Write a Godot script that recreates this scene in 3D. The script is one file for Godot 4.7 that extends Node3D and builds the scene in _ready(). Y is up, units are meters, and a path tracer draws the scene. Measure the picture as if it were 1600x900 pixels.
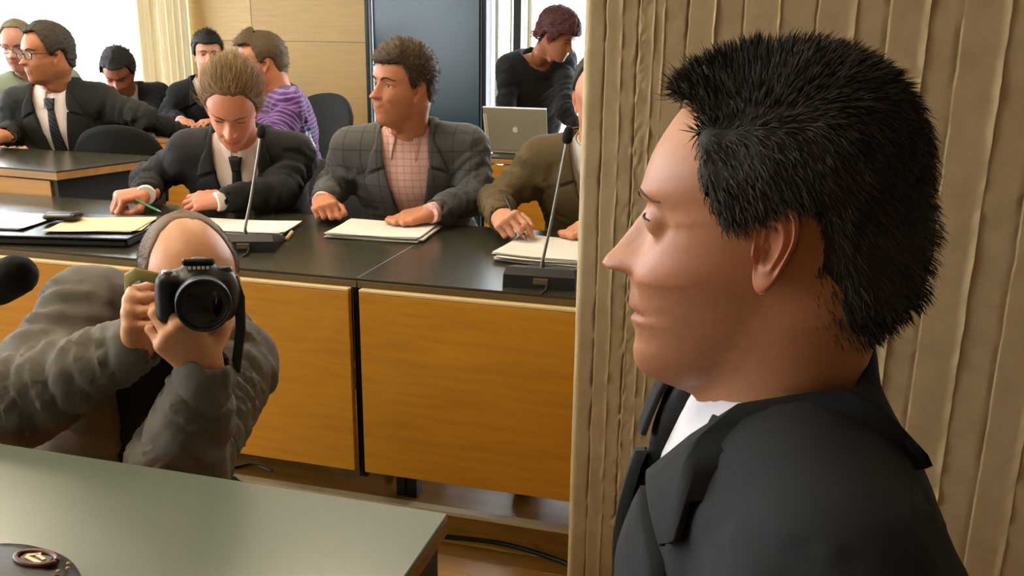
extends Node3D
# A courtroom: desks in a row with men behind them, a photographer crouching in front, a seated man in profile by a concrete pillar.
# x runs along the desks, -z away from the camera, metres.

func _ready() -> void:
	var t0 := Time.get_ticks_msec()
	var cam := Camera3D.new()
	cam.name = "view_camera"
	cam.fov = 35.0
	cam.basis = Basis(Vector3.UP, deg_to_rad(15.5)) * Basis(Vector3.RIGHT, deg_to_rad(-15.7)) * Basis(Vector3.BACK, deg_to_rad(0.7))
	cam.position = Vector3(0, 1.36, 0)
	cam.near = 0.05
	add_child(cam)
	var we := WorldEnvironment.new()
	we.name = "environment"
	var e := Environment.new()
	e.background_mode = Environment.BG_COLOR
	e.background_color = Color(0.93, 0.97, 1.0)
	e.background_energy_multiplier = 10.0
	e.tonemap_mode = Environment.TONE_MAPPER_LINEAR
	e.tonemap_exposure = 1.45
	e.sdfgi_enabled = true; e.ssao_enabled = true; e.ssil_enabled = true
	we.environment = e
	add_child(we)
	skin_noise.seed = 3; skin_noise.frequency = 1.0; skin_noise.fractal_octaves = 2
	cloth_noise.seed = 8; cloth_noise.frequency = 1.0; cloth_noise.fractal_octaves = 2
	materials()
	lamps()
	room(); print("room ", Time.get_ticks_msec() - t0)
	furniture(); print("furniture ", Time.get_ticks_msec() - t0)
	seated_man(); print("seated man ", Time.get_ticks_msec() - t0)
	photographer(); print("photographer ", Time.get_ticks_msec() - t0)
	desk_men(); print("desk men ", Time.get_ticks_msec() - t0)
	back_people(); print("back people ", Time.get_ticks_msec() - t0)
	props(); print("props ", Time.get_ticks_msec() - t0)
	for q in pool: q.free()
	pool.clear()

# the ceiling panels the room has: a glowing diffuser and a light of its size just below
func lamps() -> void:
	var glow := mat(Color(1.0, 0.93, 0.82), 0.6)
	glow.emission_enabled = true
	glow.emission = Color(1.0, 0.90, 0.74)
	glow.emission_energy_multiplier = 1.5
	for p in LAMP_SPOTS:
		var o := thing("ceiling_light", "flat square ceiling panel lamp with a warm white diffuser", "lamp", p, 0.0, "ceiling panel lamps")
		part("frame", boxm(Vector3(0.66, 0.03, 0.66), 0.003), M.white, o, Vector3(0, -0.016, 0))
		part("diffuser", boxm(Vector3(0.60, 0.012, 0.60), 0.002), glow, o, Vector3(0, -0.034, 0))
		var l := AreaLight3D.new()
		l.name = "panel_light"
		l.area_size = Vector2(0.6, 0.6)
		l.light_color = Color(1.0, 0.93, 0.81)
		l.light_energy = LAMP_ENERGY
		l.shadow_enabled = true
		l.rotation_degrees.x = -90
		l.position = Vector3(0, -0.05, 0)
		o.add_child(l)
const LAMP_ENERGY := 1.9
const LAMP_SPOTS := [Vector3(-3.4, 2.75, -0.4), Vector3(-1.7, 2.75, -0.9), Vector3(-3.4, 2.75, -2.8), Vector3(-1.5, 2.75, -2.8), Vector3(-3.4, 2.75, 1.6)]

# ---------------------------------------------------------------- mesh builder
class MB:
	var v := PackedVector3Array()
	var i := PackedInt32Array()
	var c := PackedColorArray()
	var uv := PackedVector2Array()
	var col := Color.WHITE
	func add(p: Vector3, t := Vector2.ZERO) -> int:
		v.append(p); c.append(col); uv.append(t)
		return v.size() - 1
	func tri(a: int, b: int, d: int) -> void:      # counter-clockwise seen from outside
		i.append(a); i.append(b); i.append(d)
	func quad(a: int, b: int, d: int, e: int) -> void:
		tri(a, b, d); tri(a, d, e)
	func flat_quad(a: Vector3, b: Vector3, d: Vector3, e: Vector3) -> void:
		var n := add(a); add(b, Vector2(1, 0)); add(d, Vector2(1, 1)); add(e, Vector2(0, 1))
		quad(n, n + 1, n + 2, n + 3)
	func flat_tri(a: Vector3, b: Vector3, d: Vector3) -> void:
		var n := add(a); add(b); add(d)
		tri(n, n + 1, n + 2)
	func mesh() -> ArrayMesh:
		var n := PackedVector3Array()
		n.resize(v.size())
		for k in range(0, i.size(), 3):
			var a := i[k]; var b := i[k + 1]; var d := i[k + 2]
			var m := (v[b] - v[a]).cross(v[d] - v[a])
			n[a] += m; n[b] += m; n[d] += m
			i[k + 1] = d; i[k + 2] = b
		for k in n.size():
			n[k] = n[k].normalized() if n[k].length_squared() > 1e-24 else Vector3.UP
		var arr := []
		arr.resize(Mesh.ARRAY_MAX)
		arr[Mesh.ARRAY_VERTEX] = v; arr[Mesh.ARRAY_NORMAL] = n; arr[Mesh.ARRAY_COLOR] = c
		arr[Mesh.ARRAY_TEX_UV] = uv; arr[Mesh.ARRAY_INDEX] = i
		var am := ArrayMesh.new()
		am.add_surface_from_arrays(Mesh.PRIMITIVE_TRIANGLES, arr)
		return am
	# box with chamfered edges
	func box(size: Vector3, at := Vector3.ZERO, b := 0.002, turn := Basis.IDENTITY) -> void:
		var h := size * 0.5
		b = minf(b, minf(h.x, minf(h.y, h.z)) * 0.8)
		var P := func(s: Vector3, axis: int) -> Vector3:
			var q := Vector3(h.x - b, h.y - b, h.z - b)
			q[axis] = h[axis]
			return at + turn * (q * s)
		for axis in 3:
			var u := (axis + 1) % 3
			var w := (axis + 2) % 3
			for sg in [1.0, -1.0]:
				var quads := []
				for st in [[1, 1], [-1, 1], [-1, -1], [1, -1]]:
					var s := Vector3.ZERO
					s[axis] = sg; s[u] = st[0]; s[w] = st[1]
					quads.append(P.call(s, axis))
				if sg > 0: flat_quad(quads[0], quads[1], quads[2], quads[3])
				else: flat_quad(quads[3], quads[2], quads[1], quads[0])
		for axis in 3:                                # edges along axis
			var u := (axis + 1) % 3
			var w := (axis + 2) % 3
			for su in [1.0, -1.0]:
				for sw in [1.0, -1.0]:
					var s0 := Vector3.ZERO; var s1 := Vector3.ZERO
					s0[axis] = 1; s1[axis] = -1
					s0[u] = su; s0[w] = sw; s1[u] = su; s1[w] = sw
					var a: Vector3 = P.call(s0, u); var bb: Vector3 = P.call(s0, w)
					var d: Vector3 = P.call(s1, w); var e: Vector3 = P.call(s1, u)
					if su * sw > 0: flat_quad(a, bb, d, e)
					else: flat_quad(bb, a, e, d)
		for sx in [1.0, -1.0]:
			for sy in [1.0, -1.0]:
				for sz in [1.0, -1.0]:
					var s := Vector3(sx, sy, sz)
					var a: Vector3 = P.call(s, 0); var bb: Vector3 = P.call(s, 1); var d: Vector3 = P.call(s, 2)
					if sx * sy * sz > 0: flat_tri(a, bb, d)
					else: flat_tri(a, d, bb)
	# tube along points with radii (smooth), closed by caps
	func tube(pts: Array, rad: Array, sides := 8, squash := 1.0, up := Vector3.UP) -> void:
		var n := pts.size()
		var first := v.size()
		var prev := Vector3.ZERO
		for k in n:
			var d: Vector3 = ((pts[mini(k + 1, n - 1)] as Vector3) - (pts[maxi(k - 1, 0)] as Vector3)).normalized()
			var x: Vector3
			if k == 0:
				x = up.cross(d)
				if x.length() < 0.05: x = Vector3.RIGHT.cross(d)
			else:
				x = prev - d * prev.dot(d)
			x = x.normalized(); prev = x
			var y := d.cross(x)
			var r: float = rad[mini(k, rad.size() - 1)]
			for s in sides:
				var an := TAU * s / sides
				add((pts[k] as Vector3) + (x * cos(an) + y * sin(an) * squash) * r, Vector2(float(s) / sides, float(k) / (n - 1)))
		for k in n - 1:
			for s in sides:
				var a := first + k * sides + s
				var b := first + k * sides + (s + 1) % sides
				quad(a, b, b + sides, a + sides)
		var c0 := add(pts[0]); var c1 := add(pts[n - 1])
		for s in sides:
			tri(c0, first + (s + 1) % sides, first + s)
			tri(c1, first + (n - 1) * sides + s, first + (n - 1) * sides + (s + 1) % sides)
	# lathe about local y, profile of (r, y)
	func lathe(prof: Array, xf := Transform3D.IDENTITY, sides := 24) -> void:
		var first := v.size()
		for k in prof.size():
			for s in sides:
				var an := TAU * s / sides
				add(xf * Vector3(prof[k].x * cos(an), prof[k].y, prof[k].x * sin(an)))
		for k in prof.size() - 1:
			for s in sides:
				var a := first + k * sides + s
				var b := first + k * sides + (s + 1) % sides
				quad(a, a + sides, b + sides, b)
	# prism of a polygon (counter-clockwise from above in x,-z ... given as Vector2(x, z)), between two heights
	func prism(poly: PackedVector2Array, y0: float, y1: float, b := 0.0) -> void:
		if Geometry2D.is_polygon_clockwise(poly): poly = poly.duplicate(); 
		var pts := poly
		if not Geometry2D.is_polygon_clockwise(pts):
			pts = pts.duplicate(); pts.reverse()
		# in (x, z) with y up a clockwise list (Godot's sense) shows its front upwards when reversed
		var idx := Geometry2D.triangulate_polygon(pts)
		var n := pts.size()
		for k in range(0, idx.size(), 3):
			var a := pts[idx[k]]; var bb := pts[idx[k + 1]]; var d := pts[idx[k + 2]]
			var A := Vector3(a.x, y1, a.y); var B := Vector3(bb.x, y1, bb.y); var D := Vector3(d.x, y1, d.y)
			if (B - A).cross(D - A).y < 0: var t := B; B = D; D = t
			flat_tri(A, B, D)
			var dn := Vector3(0, y0 - y1, 0)
			flat_tri(A + dn, D + dn, B + dn)
		for k in n:
			var a := pts[k]; var bb := pts[(k + 1) % n]
			var A := Vector3(a.x, y0, a.y); var B := Vector3(bb.x, y0, bb.y)
			var up := Vector3(0, y1 - y0, 0)
			var mid := (a + bb) * 0.5; var nrm := Vector2((bb - a).y, -(bb - a).x).normalized()
			var out := not Geometry2D.is_point_in_polygon(mid + nrm * 0.0005, pts)
			var N := (B - A).cross(up)
			var nn := Vector3(nrm.x, 0, nrm.y) * (1.0 if out else -1.0)
			if N.dot(nn) > 0: flat_quad(A, B, B + up, A + up)
			else: flat_quad(B, A, A + up, B + up)

# ---------------------------------------------------------------- nodes and tags
var taken := {}
func numbered(called: String) -> String:
	if not taken.has(called):
		taken[called] = 0
		return called
	taken[called] += 1
	return "%s_%03d" % [called, taken[called]]

func thing(called: String, label: String, category: String, at := Vector3.ZERO, turn := 0.0, group := "") -> Node3D:
	var o := Node3D.new()
	o.name = numbered(called)
	add_child(o)
	o.position = at
	o.rotation.y = turn
	o.set_meta("label", label); o.set_meta("category", category)
	if group: o.set_meta("group", group)
	return o

func part(called: String, m: Mesh, mat: Material, parent: Node3D, at := Vector3.ZERO, label := "") -> MeshInstance3D:
	var o := MeshInstance3D.new()
	o.name = called
	o.mesh = m
	o.position = at
	for k in m.get_surface_count(): o.set_surface_override_material(k, mat)
	parent.add_child(o, true)
	if label: o.set_meta("label", label)
	return o

func solid(called: String, m: Mesh, mat: Material, label: String, category: String, at := Vector3.ZERO, turn := 0.0, group := "") -> MeshInstance3D:
	var o := part(numbered(called), m, mat, self, at)
	o.rotation.y = turn
	o.set_meta("label", label); o.set_meta("category", category)
	if group: o.set_meta("group", group)
	return o

func structure(called: String, m: Mesh, mat: Material, at := Vector3.ZERO) -> MeshInstance3D:
	var o := part(called, m, mat, self, at)
	o.set_meta("kind", "structure")
	return o

func boxm(size: Vector3, b := 0.002) -> ArrayMesh:
	var q := MB.new()
	q.box(size, Vector3.ZERO, b)
	return q.mesh()

# ---------------------------------------------------------------- materials
func mat(c: Color, rough := 0.7, metal := 0.0, called := "") -> StandardMaterial3D:
	var m := StandardMaterial3D.new()
	m.albedo_color = c
	m.roughness = rough
	m.metallic = metal
	m.resource_name = called
	return m

func vmat(c: Color, rough := 0.7, called := "") -> StandardMaterial3D:
	var m := mat(c, rough, 0.0, called)
	m.vertex_color_use_as_albedo = true
	return m

func noise_tex(seed_: int, freq: float, ramp: Array, size := 512, kind := FastNoiseLite.TYPE_SIMPLEX_SMOOTH, octaves := 4) -> NoiseTexture2D:
	var n := FastNoiseLite.new()
	n.seed = seed_; n.frequency = freq; n.noise_type = kind
	n.fractal_octaves = octaves
	var t := NoiseTexture2D.new()
	t.width = size; t.height = size; t.seamless = true; t.noise = n
	if ramp.size():
		var g := Gradient.new()
		g.offsets = PackedFloat32Array(ramp[0]); g.colors = PackedColorArray(ramp[1])
		t.color_ramp = g
	return t

func triplanar(m: StandardMaterial3D, scale: Vector3, world := true) -> StandardMaterial3D:
	m.uv1_triplanar = true
	m.uv1_world_triplanar = world
	m.uv1_scale = scale
	return m

# ---------------------------------------------------------------- implicit surfaces
class Head extends Object:      # plain objects: cheap to share between threads, freed at the end
	# tables by height, 1 mm a step, from Y0 upwards; y 0 is the ear canal, +z the face
	const Y0 := -0.135
	const N := 290
	var ZF := PackedFloat32Array(); var ZB := PackedFloat32Array(); var ZC := PackedFloat32Array()
	var W := PackedFloat32Array(); var NH := PackedFloat32Array(); var NW := PackedFloat32Array()
	var EX := PackedFloat32Array(); var SL := PackedFloat32Array()
	var top := 0.143
	var brow_curve := 1.7
	var smile := 0.0
	var cheek := 0.0
	var open := 0.0
	var mouth_y := -0.0485
	var shift := 0.0           # how far back ears and hairline sit
	# hair
	var hair_line := [[0.0, 0.104], [180.0, -0.07]]
	var hair_thick := [[0.0, 0.02], [180.0, 0.012]]
	var lock_amp := 0.004
	var edge := 0.009        # how gently the hair rises from the hairline
	var lock_freq := 30.0
	var lock_stretch := Vector3(1, 1, 1)
	var bald := 0.0          # thinning of the crown
	var HL := PackedFloat32Array(); var HT := PackedFloat32Array()
	var noise := FastNoiseLite.new()
	static func lut(t: Array, x: float) -> float:
		if x <= t[0][0]: return t[0][1]
		for k in range(1, t.size()):
			if x <= t[k][0]:
				var f: float = (x - t[k - 1][0]) / (t[k][0] - t[k - 1][0])
				return lerpf(t[k - 1][1], t[k][1], f)
		return t[t.size() - 1][1]
	static func smooth_lut(t: Array, x: float, r: float) -> float:
		return (lut(t, x - r) + lut(t, x - r * 0.5) + lut(t, x) + lut(t, x + r * 0.5) + lut(t, x + r)) * 0.2
	func setup(zf: Array, zb: Array, zc: Array, w: Array, nh: Array, nw: Array) -> void:
		for k in N:
			var y := Y0 + 0.001 * k
			ZF.append(smooth_lut(zf, y, 0.003)); ZB.append(smooth_lut(zb, y, 0.006)); ZC.append(smooth_lut(zc, y, 0.006))
			var ww := smooth_lut(w, y, 0.006)
			W.append(maxf(ww, 0.004))
			NH.append(lut(nh, y)); NW.append(lut(nw, y))
			EX.append(clampf(lut([[-0.1, 1.75], [-0.06, 1.8], [-0.02, 1.95], [0.03, 2.1], [0.06, 2.25], [0.1, 2.1]], y), 1.6, 2.4))
			SL.append(0.0)
		for k in N:                              # how far the surface leans, to keep the distance honest
			var a := maxi(k - 2, 0); var b := mini(k + 2, N - 1)
			var dy := 0.001 * (b - a)
			var s := maxf(absf(ZF[b] - ZF[a]), maxf(absf(W[b] - W[a]), absf(ZB[b] - ZB[a]))) / dy
			SL[k] = 1.0 / sqrt(1.0 + minf(s, 4.0) * minf(s, 4.0))
	func hair_setup() -> void:
		HL.clear(); HT.clear()
		for k in 181:
			HL.append(smooth_lut(hair_line, float(k), 3.0)); HT.append(smooth_lut(hair_thick, float(k), 8.0))
		noise.seed = 5; noise.frequency = 1.0; noise.fractal_octaves = 3
	func f(q: Vector3) -> float:
		var y := q.y
		if y > 0.29 or absf(q.x) > 0.25 or absf(q.z) > 0.3: return q.length() - 0.12
		if y < Y0: return maxf(Y0 - y, 0.01)
		var k := mini(int((y - Y0) * 1000.0), N - 1)
		var g := clampf((y - 0.05) / (top - 0.05), 0.0, 3.0)
		var zc := ZC[k]
		var zz := q.z - zc
		var x := absf(q.x)
		var n := 2.15
		var r: float
		if zz > 0.0:
			r = ZF[k] - zc
			n = EX[k]
			var nh := NH[k]
			var b := 0.0
			if nh > 0.0:
				var xx := x / NW[k]
				b = nh * exp(-xx * xx * sqrt(xx + 0.0001))
			if y > -0.07 and y < 0.075 and x < 0.085:
				var ex := (x - 0.031) / 0.017; var ey := (y - 0.023) / 0.012
				b -= 0.0115 * exp(-ex * ex - ey * ey)
				ex = (x - 0.027) / 0.022; ey = (y - 0.044) / 0.008
				b += 0.0035 * exp(-ex * ex - ey * ey)
				ex = (x - 0.044) / 0.02; ey = (y + 0.012) / 0.02
				b += (0.003 + cheek) * exp(-ex * ex - ey * ey)
				# nostril wings
				ex = (x - 0.0135) / 0.007; ey = (y + 0.011) / 0.0075
				b += 0.0085 * exp(-ex * ex - ey * ey)
				# mouth slit, and the fold from nose to mouth
				if x < 0.034:
					var my := mouth_y + smile * x * x * 18.0
					ey = (y - my) / (0.0026 + open); ex = x / 0.026
					b -= 0.0065 * exp(-ey * ey - ex * ex * ex * ex)
				var fx := 0.017 + (-0.012 - y) * 0.42
				ex = (x - fx) / 0.005
				if y < -0.008 and y > -0.06: b -= (0.0026 + cheek * 0.5) * exp(-ex * ex) * smoothstep(-0.06, -0.045, y)
			zz -= b
		else:
			r = zc - ZB[k]
		var w := W[k]
		if zz < 0.0: r = zc - ZB[k]
		var ax := x / w; var az := absf(zz) / maxf(r, 0.004)
		var rho := sqrt(ax * ax + az * az) if absf(n - 2.0) < 0.07 else pow(pow(ax, n) + pow(az, n), 1.0 / n)
		if g > 0.0:                             # rounded crown
			rho = sqrt(rho * rho + (pow(g, brow_curve) if zz > 0.0 else g * g))
		return (rho - 1.0) * minf(w, maxf(r, 0.004)) * SL[k]
	func hair(q: Vector3) -> float:
		var d := f(q)
		if d > 0.09 or d < -0.05: return d
		var a := rad_to_deg(atan2(absf(q.x), q.z + 0.01 + shift))
		var k := int(clampf(a, 0.0, 180.0))
		var hl := HL[k]
		var t := HT[k]
		var m := smoothstep(-0.003, edge, q.y - hl + 0.006 * noise.get_noise_3dv(q * 70.0))
		if bald > 0.0 and q.y > 0.05:
			var bx := q.x / 0.062; var bz := (q.z - 0.05) / 0.085
			m *= 1.0 - bald * clampf(1.6 * exp(-bx * bx - bz * bz) * 1.0, 0.0, 1.0)
		var nn := noise.get_noise_3dv(q * lock_stretch * lock_freq)
		return d - (-0.008 + m * (t + 0.008) + m * lock_amp * nn)

class Prim extends Object:
	var kind := 0            # 0 tapered capsule, 1 head, 2 wedge cut, 3 plane, 4 hair, 5 ellipsoid
	var a: Vector3; var ba: Vector3
	var inv := 0.0; var ra := 0.0; var dr := 0.0
	var k := 0.01
	var flat := false
	var m := Basis.IDENTITY
	var sc := 1.0
	var cut := false
	var fold := 0.0
	var len := 0.0
	var head: Head
	var xf := Transform3D.IDENTITY   # world to local
	var s := 1.0
	var tag := 0
	func d(p: Vector3, nz: FastNoiseLite) -> float:
		if kind == 0:
			var q := p - a
			if flat: q = m * q
			var h := clampf(q.dot(ba) * inv, 0.0, 1.0)
			var e := ((q - ba * h).length() - ra - dr * h) * sc
			return e
		if kind == 1: return head.f(xf * p) * s
		if kind == 4: return head.hair(xf * p) * s
		if kind == 2:
			var q := xf * p                       # wedge: apex at a, opens upwards with slope ra, only in front of z = dr
			var e := (absf(q.x - a.x) - (q.y - a.y) * ra) * inv
			return maxf(e, dr - q.z)
		if kind == 5:
			var q := m * (p - a)
			var k0 := q.length()
			if k0 < 1e-5: return -ra
			return (k0 - 1.0) * k0 / (m * q).length() if k0 < 3.0 else (k0 - 1.0) * ra
		return ba.dot(p - a)

var no_call: Callable
var pool := []
func new_prim() -> Prim:
	var q := Prim.new()
	pool.append(q)
	return q
var cloth_noise := FastNoiseLite.new()

func cap(a: Vector3, b: Vector3, ra: float, rb: float, k := 0.02, fold := 0.0, tag := 0) -> Prim:
	var q := new_prim()
	q.a = a; q.ba = b - a; q.len = q.ba.length()
	q.inv = 1.0 / maxf(q.ba.length_squared(), 1e-9)
	q.ra = ra; q.dr = rb - ra; q.k = k; q.fold = fold; q.tag = tag
	return q

# tapered capsule whose section is wider along the axes of f: scale under 1 makes it wider
func fcap(a: Vector3, b: Vector3, ra: float, rb: float, f: Basis, scale: Vector3, k := 0.03, fold := 0.0, tag := 0) -> Prim:
	var q := cap(a, b, ra, rb, k, fold, tag)
	q.flat = true
	q.m = Basis.from_scale(scale) * f.inverse()
	q.ba = q.m * (b - a)
	q.inv = 1.0 / maxf(q.ba.length_squared(), 1e-9)
	return q

func ell(at: Vector3, radii: Vector3, f := Basis.IDENTITY, k := 0.02) -> Prim:
	var q := new_prim()
	q.kind = 5; q.a = at; q.k = k; q.ra = minf(radii.x, minf(radii.y, radii.z))
	q.m = Basis.from_scale(Vector3.ONE / radii) * f.inverse()
	return q

func head_prim(h: Head, xf: Transform3D, s: float, hair := false, k := 0.02) -> Prim:
	var q := new_prim()
	q.kind = 4 if hair else 1
	q.head = h; q.s = s; q.k = k
	q.xf = (xf * Transform3D(Basis.from_scale(Vector3.ONE * s), Vector3.ZERO)).affine_inverse()
	q.a = xf.origin
	return q

func cutter(q: Prim, k := 0.004) -> Prim:
	q.cut = true; q.k = k
	return q

func plane_cut(at: Vector3, n: Vector3, k := 0.003) -> Prim:      # keeps what lies behind n
	var q := new_prim()
	q.kind = 3; q.a = at; q.ba = n.normalized(); q.cut = true; q.k = k
	return q

func wedge(f: Transform3D, apex: Vector2, slope: float, z0: float) -> Prim:
	var q := new_prim()
	q.kind = 2; q.xf = f.affine_inverse(); q.a = Vector3(apex.x, apex.y, 0); q.ra = slope; q.dr = z0
	q.inv = 1.0 / sqrt(1.0 + slope * slope); q.cut = true; q.k = 0.004
	return q

func ev(list: Array, p: Vector3) -> float:
	var d := 10.0
	for q: Prim in list:
		var e: float
		if q.kind == 0:
			var v := p - q.a
			if q.flat: v = q.m * v
			var t := clampf(v.dot(q.ba) * q.inv, 0.0, 1.0)
			e = (v - q.ba * t).length() - q.ra - q.dr * t
		else:
			e = q.d(p, cloth_noise)
		var k := q.k
		if not q.cut and e - d > k: continue
		if q.cut:
			var o := -e if q.kind != 3 else e
			var h := maxf(k - absf(d - o), 0.0)
			d = maxf(d, o) + h * h * 0.25 / k
		else:
			var h := maxf(k - absf(d - e), 0.0)
			d = minf(d, e) - h * h * 0.25 / k
	return d

func block_values(prims: Array, lo: Vector3, cell: float, b: Vector3i) -> PackedFloat32Array:
	var bs := cell * 4
	var mid := lo + (Vector3(b) + Vector3(0.5, 0.5, 0.5)) * bs
	var best := 10.0
	var ds := PackedFloat32Array()
	for q: Prim in prims:
		var e := q.d(mid, cloth_noise)
		ds.append(e)
		if not q.cut and e < best: best = e
	var list := []
	for j in prims.size():
		var q: Prim = prims[j]
		if q.cut:
			if (q.kind == 3 and ds[j] > -bs * 1.2) or (q.kind != 3 and ds[j] < bs * 1.2): list.append(q)
		elif ds[j] < best + bs * 1.75 + q.k or q.kind == 1 or q.kind == 4: list.append(q)
	# plain arrays in the inner loop, so that threads do not wait for one another
	var n := list.size()
	var code := PackedInt32Array(); var A := PackedVector3Array(); var BA := PackedVector3Array()
	var inv := PackedFloat32Array(); var ra := PackedFloat32Array(); var dr := PackedFloat32Array(); var kk := PackedFloat32Array()
	var mx := []
	for j in n:
		var q: Prim = list[j]
		var c := 2
		if q.kind == 0: c = 1 if q.flat else 0
		if q.cut: c += 4 if q.kind != 3 else 8
		code.append(c); A.append(q.a); BA.append(q.ba); inv.append(q.inv); ra.append(q.ra); dr.append(q.dr); kk.append(q.k); mx.append(q.m)
	var out := PackedFloat32Array()
	out.resize(64)
	var o := 0
	for z in 4:
		for y in 4:
			for x in 4:
				var p := lo + Vector3(b.x * 4 + x, b.y * 4 + y, b.z * 4 + z) * cell
				var d := 10.0
				for j in n:
					var c := code[j]
					var e: float
					var kind := c & 3
					if kind < 2:
						var v := p - A[j]
						if kind == 1:
							var m: Basis = mx[j]
							v = m * v
						var t := clampf(v.dot(BA[j]) * inv[j], 0.0, 1.0)
						e = (v - BA[j] * t).length() - ra[j] - dr[j] * t
					else:
						var q: Prim = list[j]
						e = q.d(p, cloth_noise)
					var k := kk[j]
					if c > 3:
						if c < 8: e = -e
						var h := maxf(k - absf(d - e), 0.0)
						d = maxf(d, e) + h * h * 0.25 / k
					elif e - d <= k:
						var h := maxf(k - absf(d - e), 0.0)
						d = minf(d, e) - h * h * 0.25 / k
				out[o] = d
				o += 1
	return out

# surface nets of the prims into mb; look(p) may give a colour, chart(p) a texture place
func net(mb: MB, prims: Array, lo: Vector3, hi: Vector3, cell: float, look: Callable = no_call, chart: Callable = no_call) -> void:
	var B := 4
	var t0 := Time.get_ticks_msec()
	var nb := Vector3i(((hi - lo) / (cell * B)).ceil()) + Vector3i.ONE
	var bs := cell * B
	var cx := nb.x + 1; var cy := nb.y + 1; var cz := nb.z + 1
	var corner := PackedFloat32Array()
	corner.resize(cx * cy * cz)
	var n := 0
	for z in cz:
		for y in cy:
			for x in cx:
				corner[n] = ev(prims, lo + Vector3(x, y, z) * bs)
				n += 1
	var gx := nb.x * B + 1; var gy := nb.y * B + 1; var gz := nb.z * B + 1
	var grid := PackedFloat32Array()
	grid.resize(gx * gy * gz)
	grid.fill(1.0)
	var active := PackedInt32Array()
	var near := bs * 0.95
	var t1 := Time.get_ticks_msec()
	var todo := []
	for bz in nb.z:
		for by in nb.y:
			for bx in nb.x:
				var c0 := bx + cx * (by + cy * bz)
				var lo_ := 10.0; var hi_ := -10.0
				for o: int in [0, 1, cx, cx + 1, cx * cy, cx * cy + 1, cx * cy + cx, cx * cy + cx + 1]:
					var d := corner[c0 + o]
					if d < lo_: lo_ = d
					if d > hi_: hi_ = d
				if lo_ > near or hi_ < -near:
					if hi_ < 0.0:
						for z in B:
							for y in B:
								var g := bx * B + gx * (by * B + y + gy * (bz * B + z))
								for x in B: grid[g + x] = -1.0
					continue
				active.append(bx); active.append(by); active.append(bz)
				todo.append(Vector3i(bx, by, bz))
	# the blocks are shared out among the processor's cores
	var got := []
	got.resize(todo.size())
	var work := func(n_: int) -> void: got[n_] = block_values(prims, lo, cell, todo[n_])
	var id := WorkerThreadPool.add_group_task(work, todo.size(), -1, true)
	WorkerThreadPool.wait_for_group_task_completion(id)
	for t in todo.size():
		var bb: Vector3i = todo[t]
		var vals: PackedFloat32Array = got[t]
		var j := 0
		for z in B:
			for y in B:
				var g := bb.x * B + gx * (bb.y * B + y + gy * (bb.z * B + z))
				for x in B:
					grid[g + x] = vals[j]
					j += 1
	var t2 := Time.get_ticks_msec()
	var vid := {}
	var v0 := mb.v.size(); var i0 := mb.i.size()
	var row := gx; var slab := gx * gy
	var offs := [0, 1, row, row + 1, slab, slab + 1, slab + row, slab + row + 1]
	var cells := PackedInt32Array()
	for t in range(0, active.size(), 3):
		for z in B:
			for y in B:
				for x in B:
					var X := active[t] * B + x; var Y := active[t + 1] * B + y; var Z := active[t + 2] * B + z
					if X >= gx - 1 or Y >= gy - 1 or Z >= gz - 1: continue
					var g := X + row * Y + slab * Z
					if absf(grid[g]) > cell * 3.2: continue
					var neg := 0
					for o: int in offs:
						if grid[g + o] < 0.0: neg += 1
					if neg == 0 or neg == 8: continue
					var s := Vector3.ZERO
					var cnt := 0
					for e in EDGES:
						var d0 := grid[g + offs[e[0]]]; var d1 := grid[g + offs[e[1]]]
						if (d0 < 0.0) != (d1 < 0.0):
							s += (CORN[e[0]] as Vector3).lerp(CORN[e[1]], clampf(d0 / (d0 - d1), 0.05, 0.95))
							cnt += 1
					var p := lo + (Vector3(X, Y, Z) + s / cnt) * cell
					if look.is_valid(): mb.col = look.call(p)
					vid[g] = mb.add(p, chart.call(p) if chart.is_valid() else Vector2.ZERO)
					cells.append(g)
	for g in cells:
		var s0 := grid[g] < 0.0
		if s0 != (grid[g + 1] < 0.0) and vid.has(g - row) and vid.has(g - slab) and vid.has(g - row - slab):
			if s0: mb.quad(vid[g - row - slab], vid[g - slab], vid[g], vid[g - row])
			else: mb.quad(vid[g - row - slab], vid[g - row], vid[g], vid[g - slab])
		if s0 != (grid[g + row] < 0.0) and vid.has(g - 1) and vid.has(g - slab) and vid.has(g - 1 - slab):
			if s0: mb.quad(vid[g - 1 - slab], vid[g - 1], vid[g], vid[g - slab])
			else: mb.quad(vid[g - 1 - slab], vid[g - slab], vid[g], vid[g - 1])
		if s0 != (grid[g + slab] < 0.0) and vid.has(g - 1) and vid.has(g - row) and vid.has(g - 1 - row):
			if s0: mb.quad(vid[g - 1 - row], vid[g - row], vid[g], vid[g - 1])
			else: mb.quad(vid[g - 1 - row], vid[g - 1], vid[g], vid[g - row])
	mb.col = Color.WHITE
	creases(mb, prims, v0, i0)
	if TIMING: print('net ', prims.size(), ' cell ', cell, ' blocks ', todo.size(), ' coarse ', t1 - t0, ' fine ', t2 - t1, ' mesh ', Time.get_ticks_msec() - t2)

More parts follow.
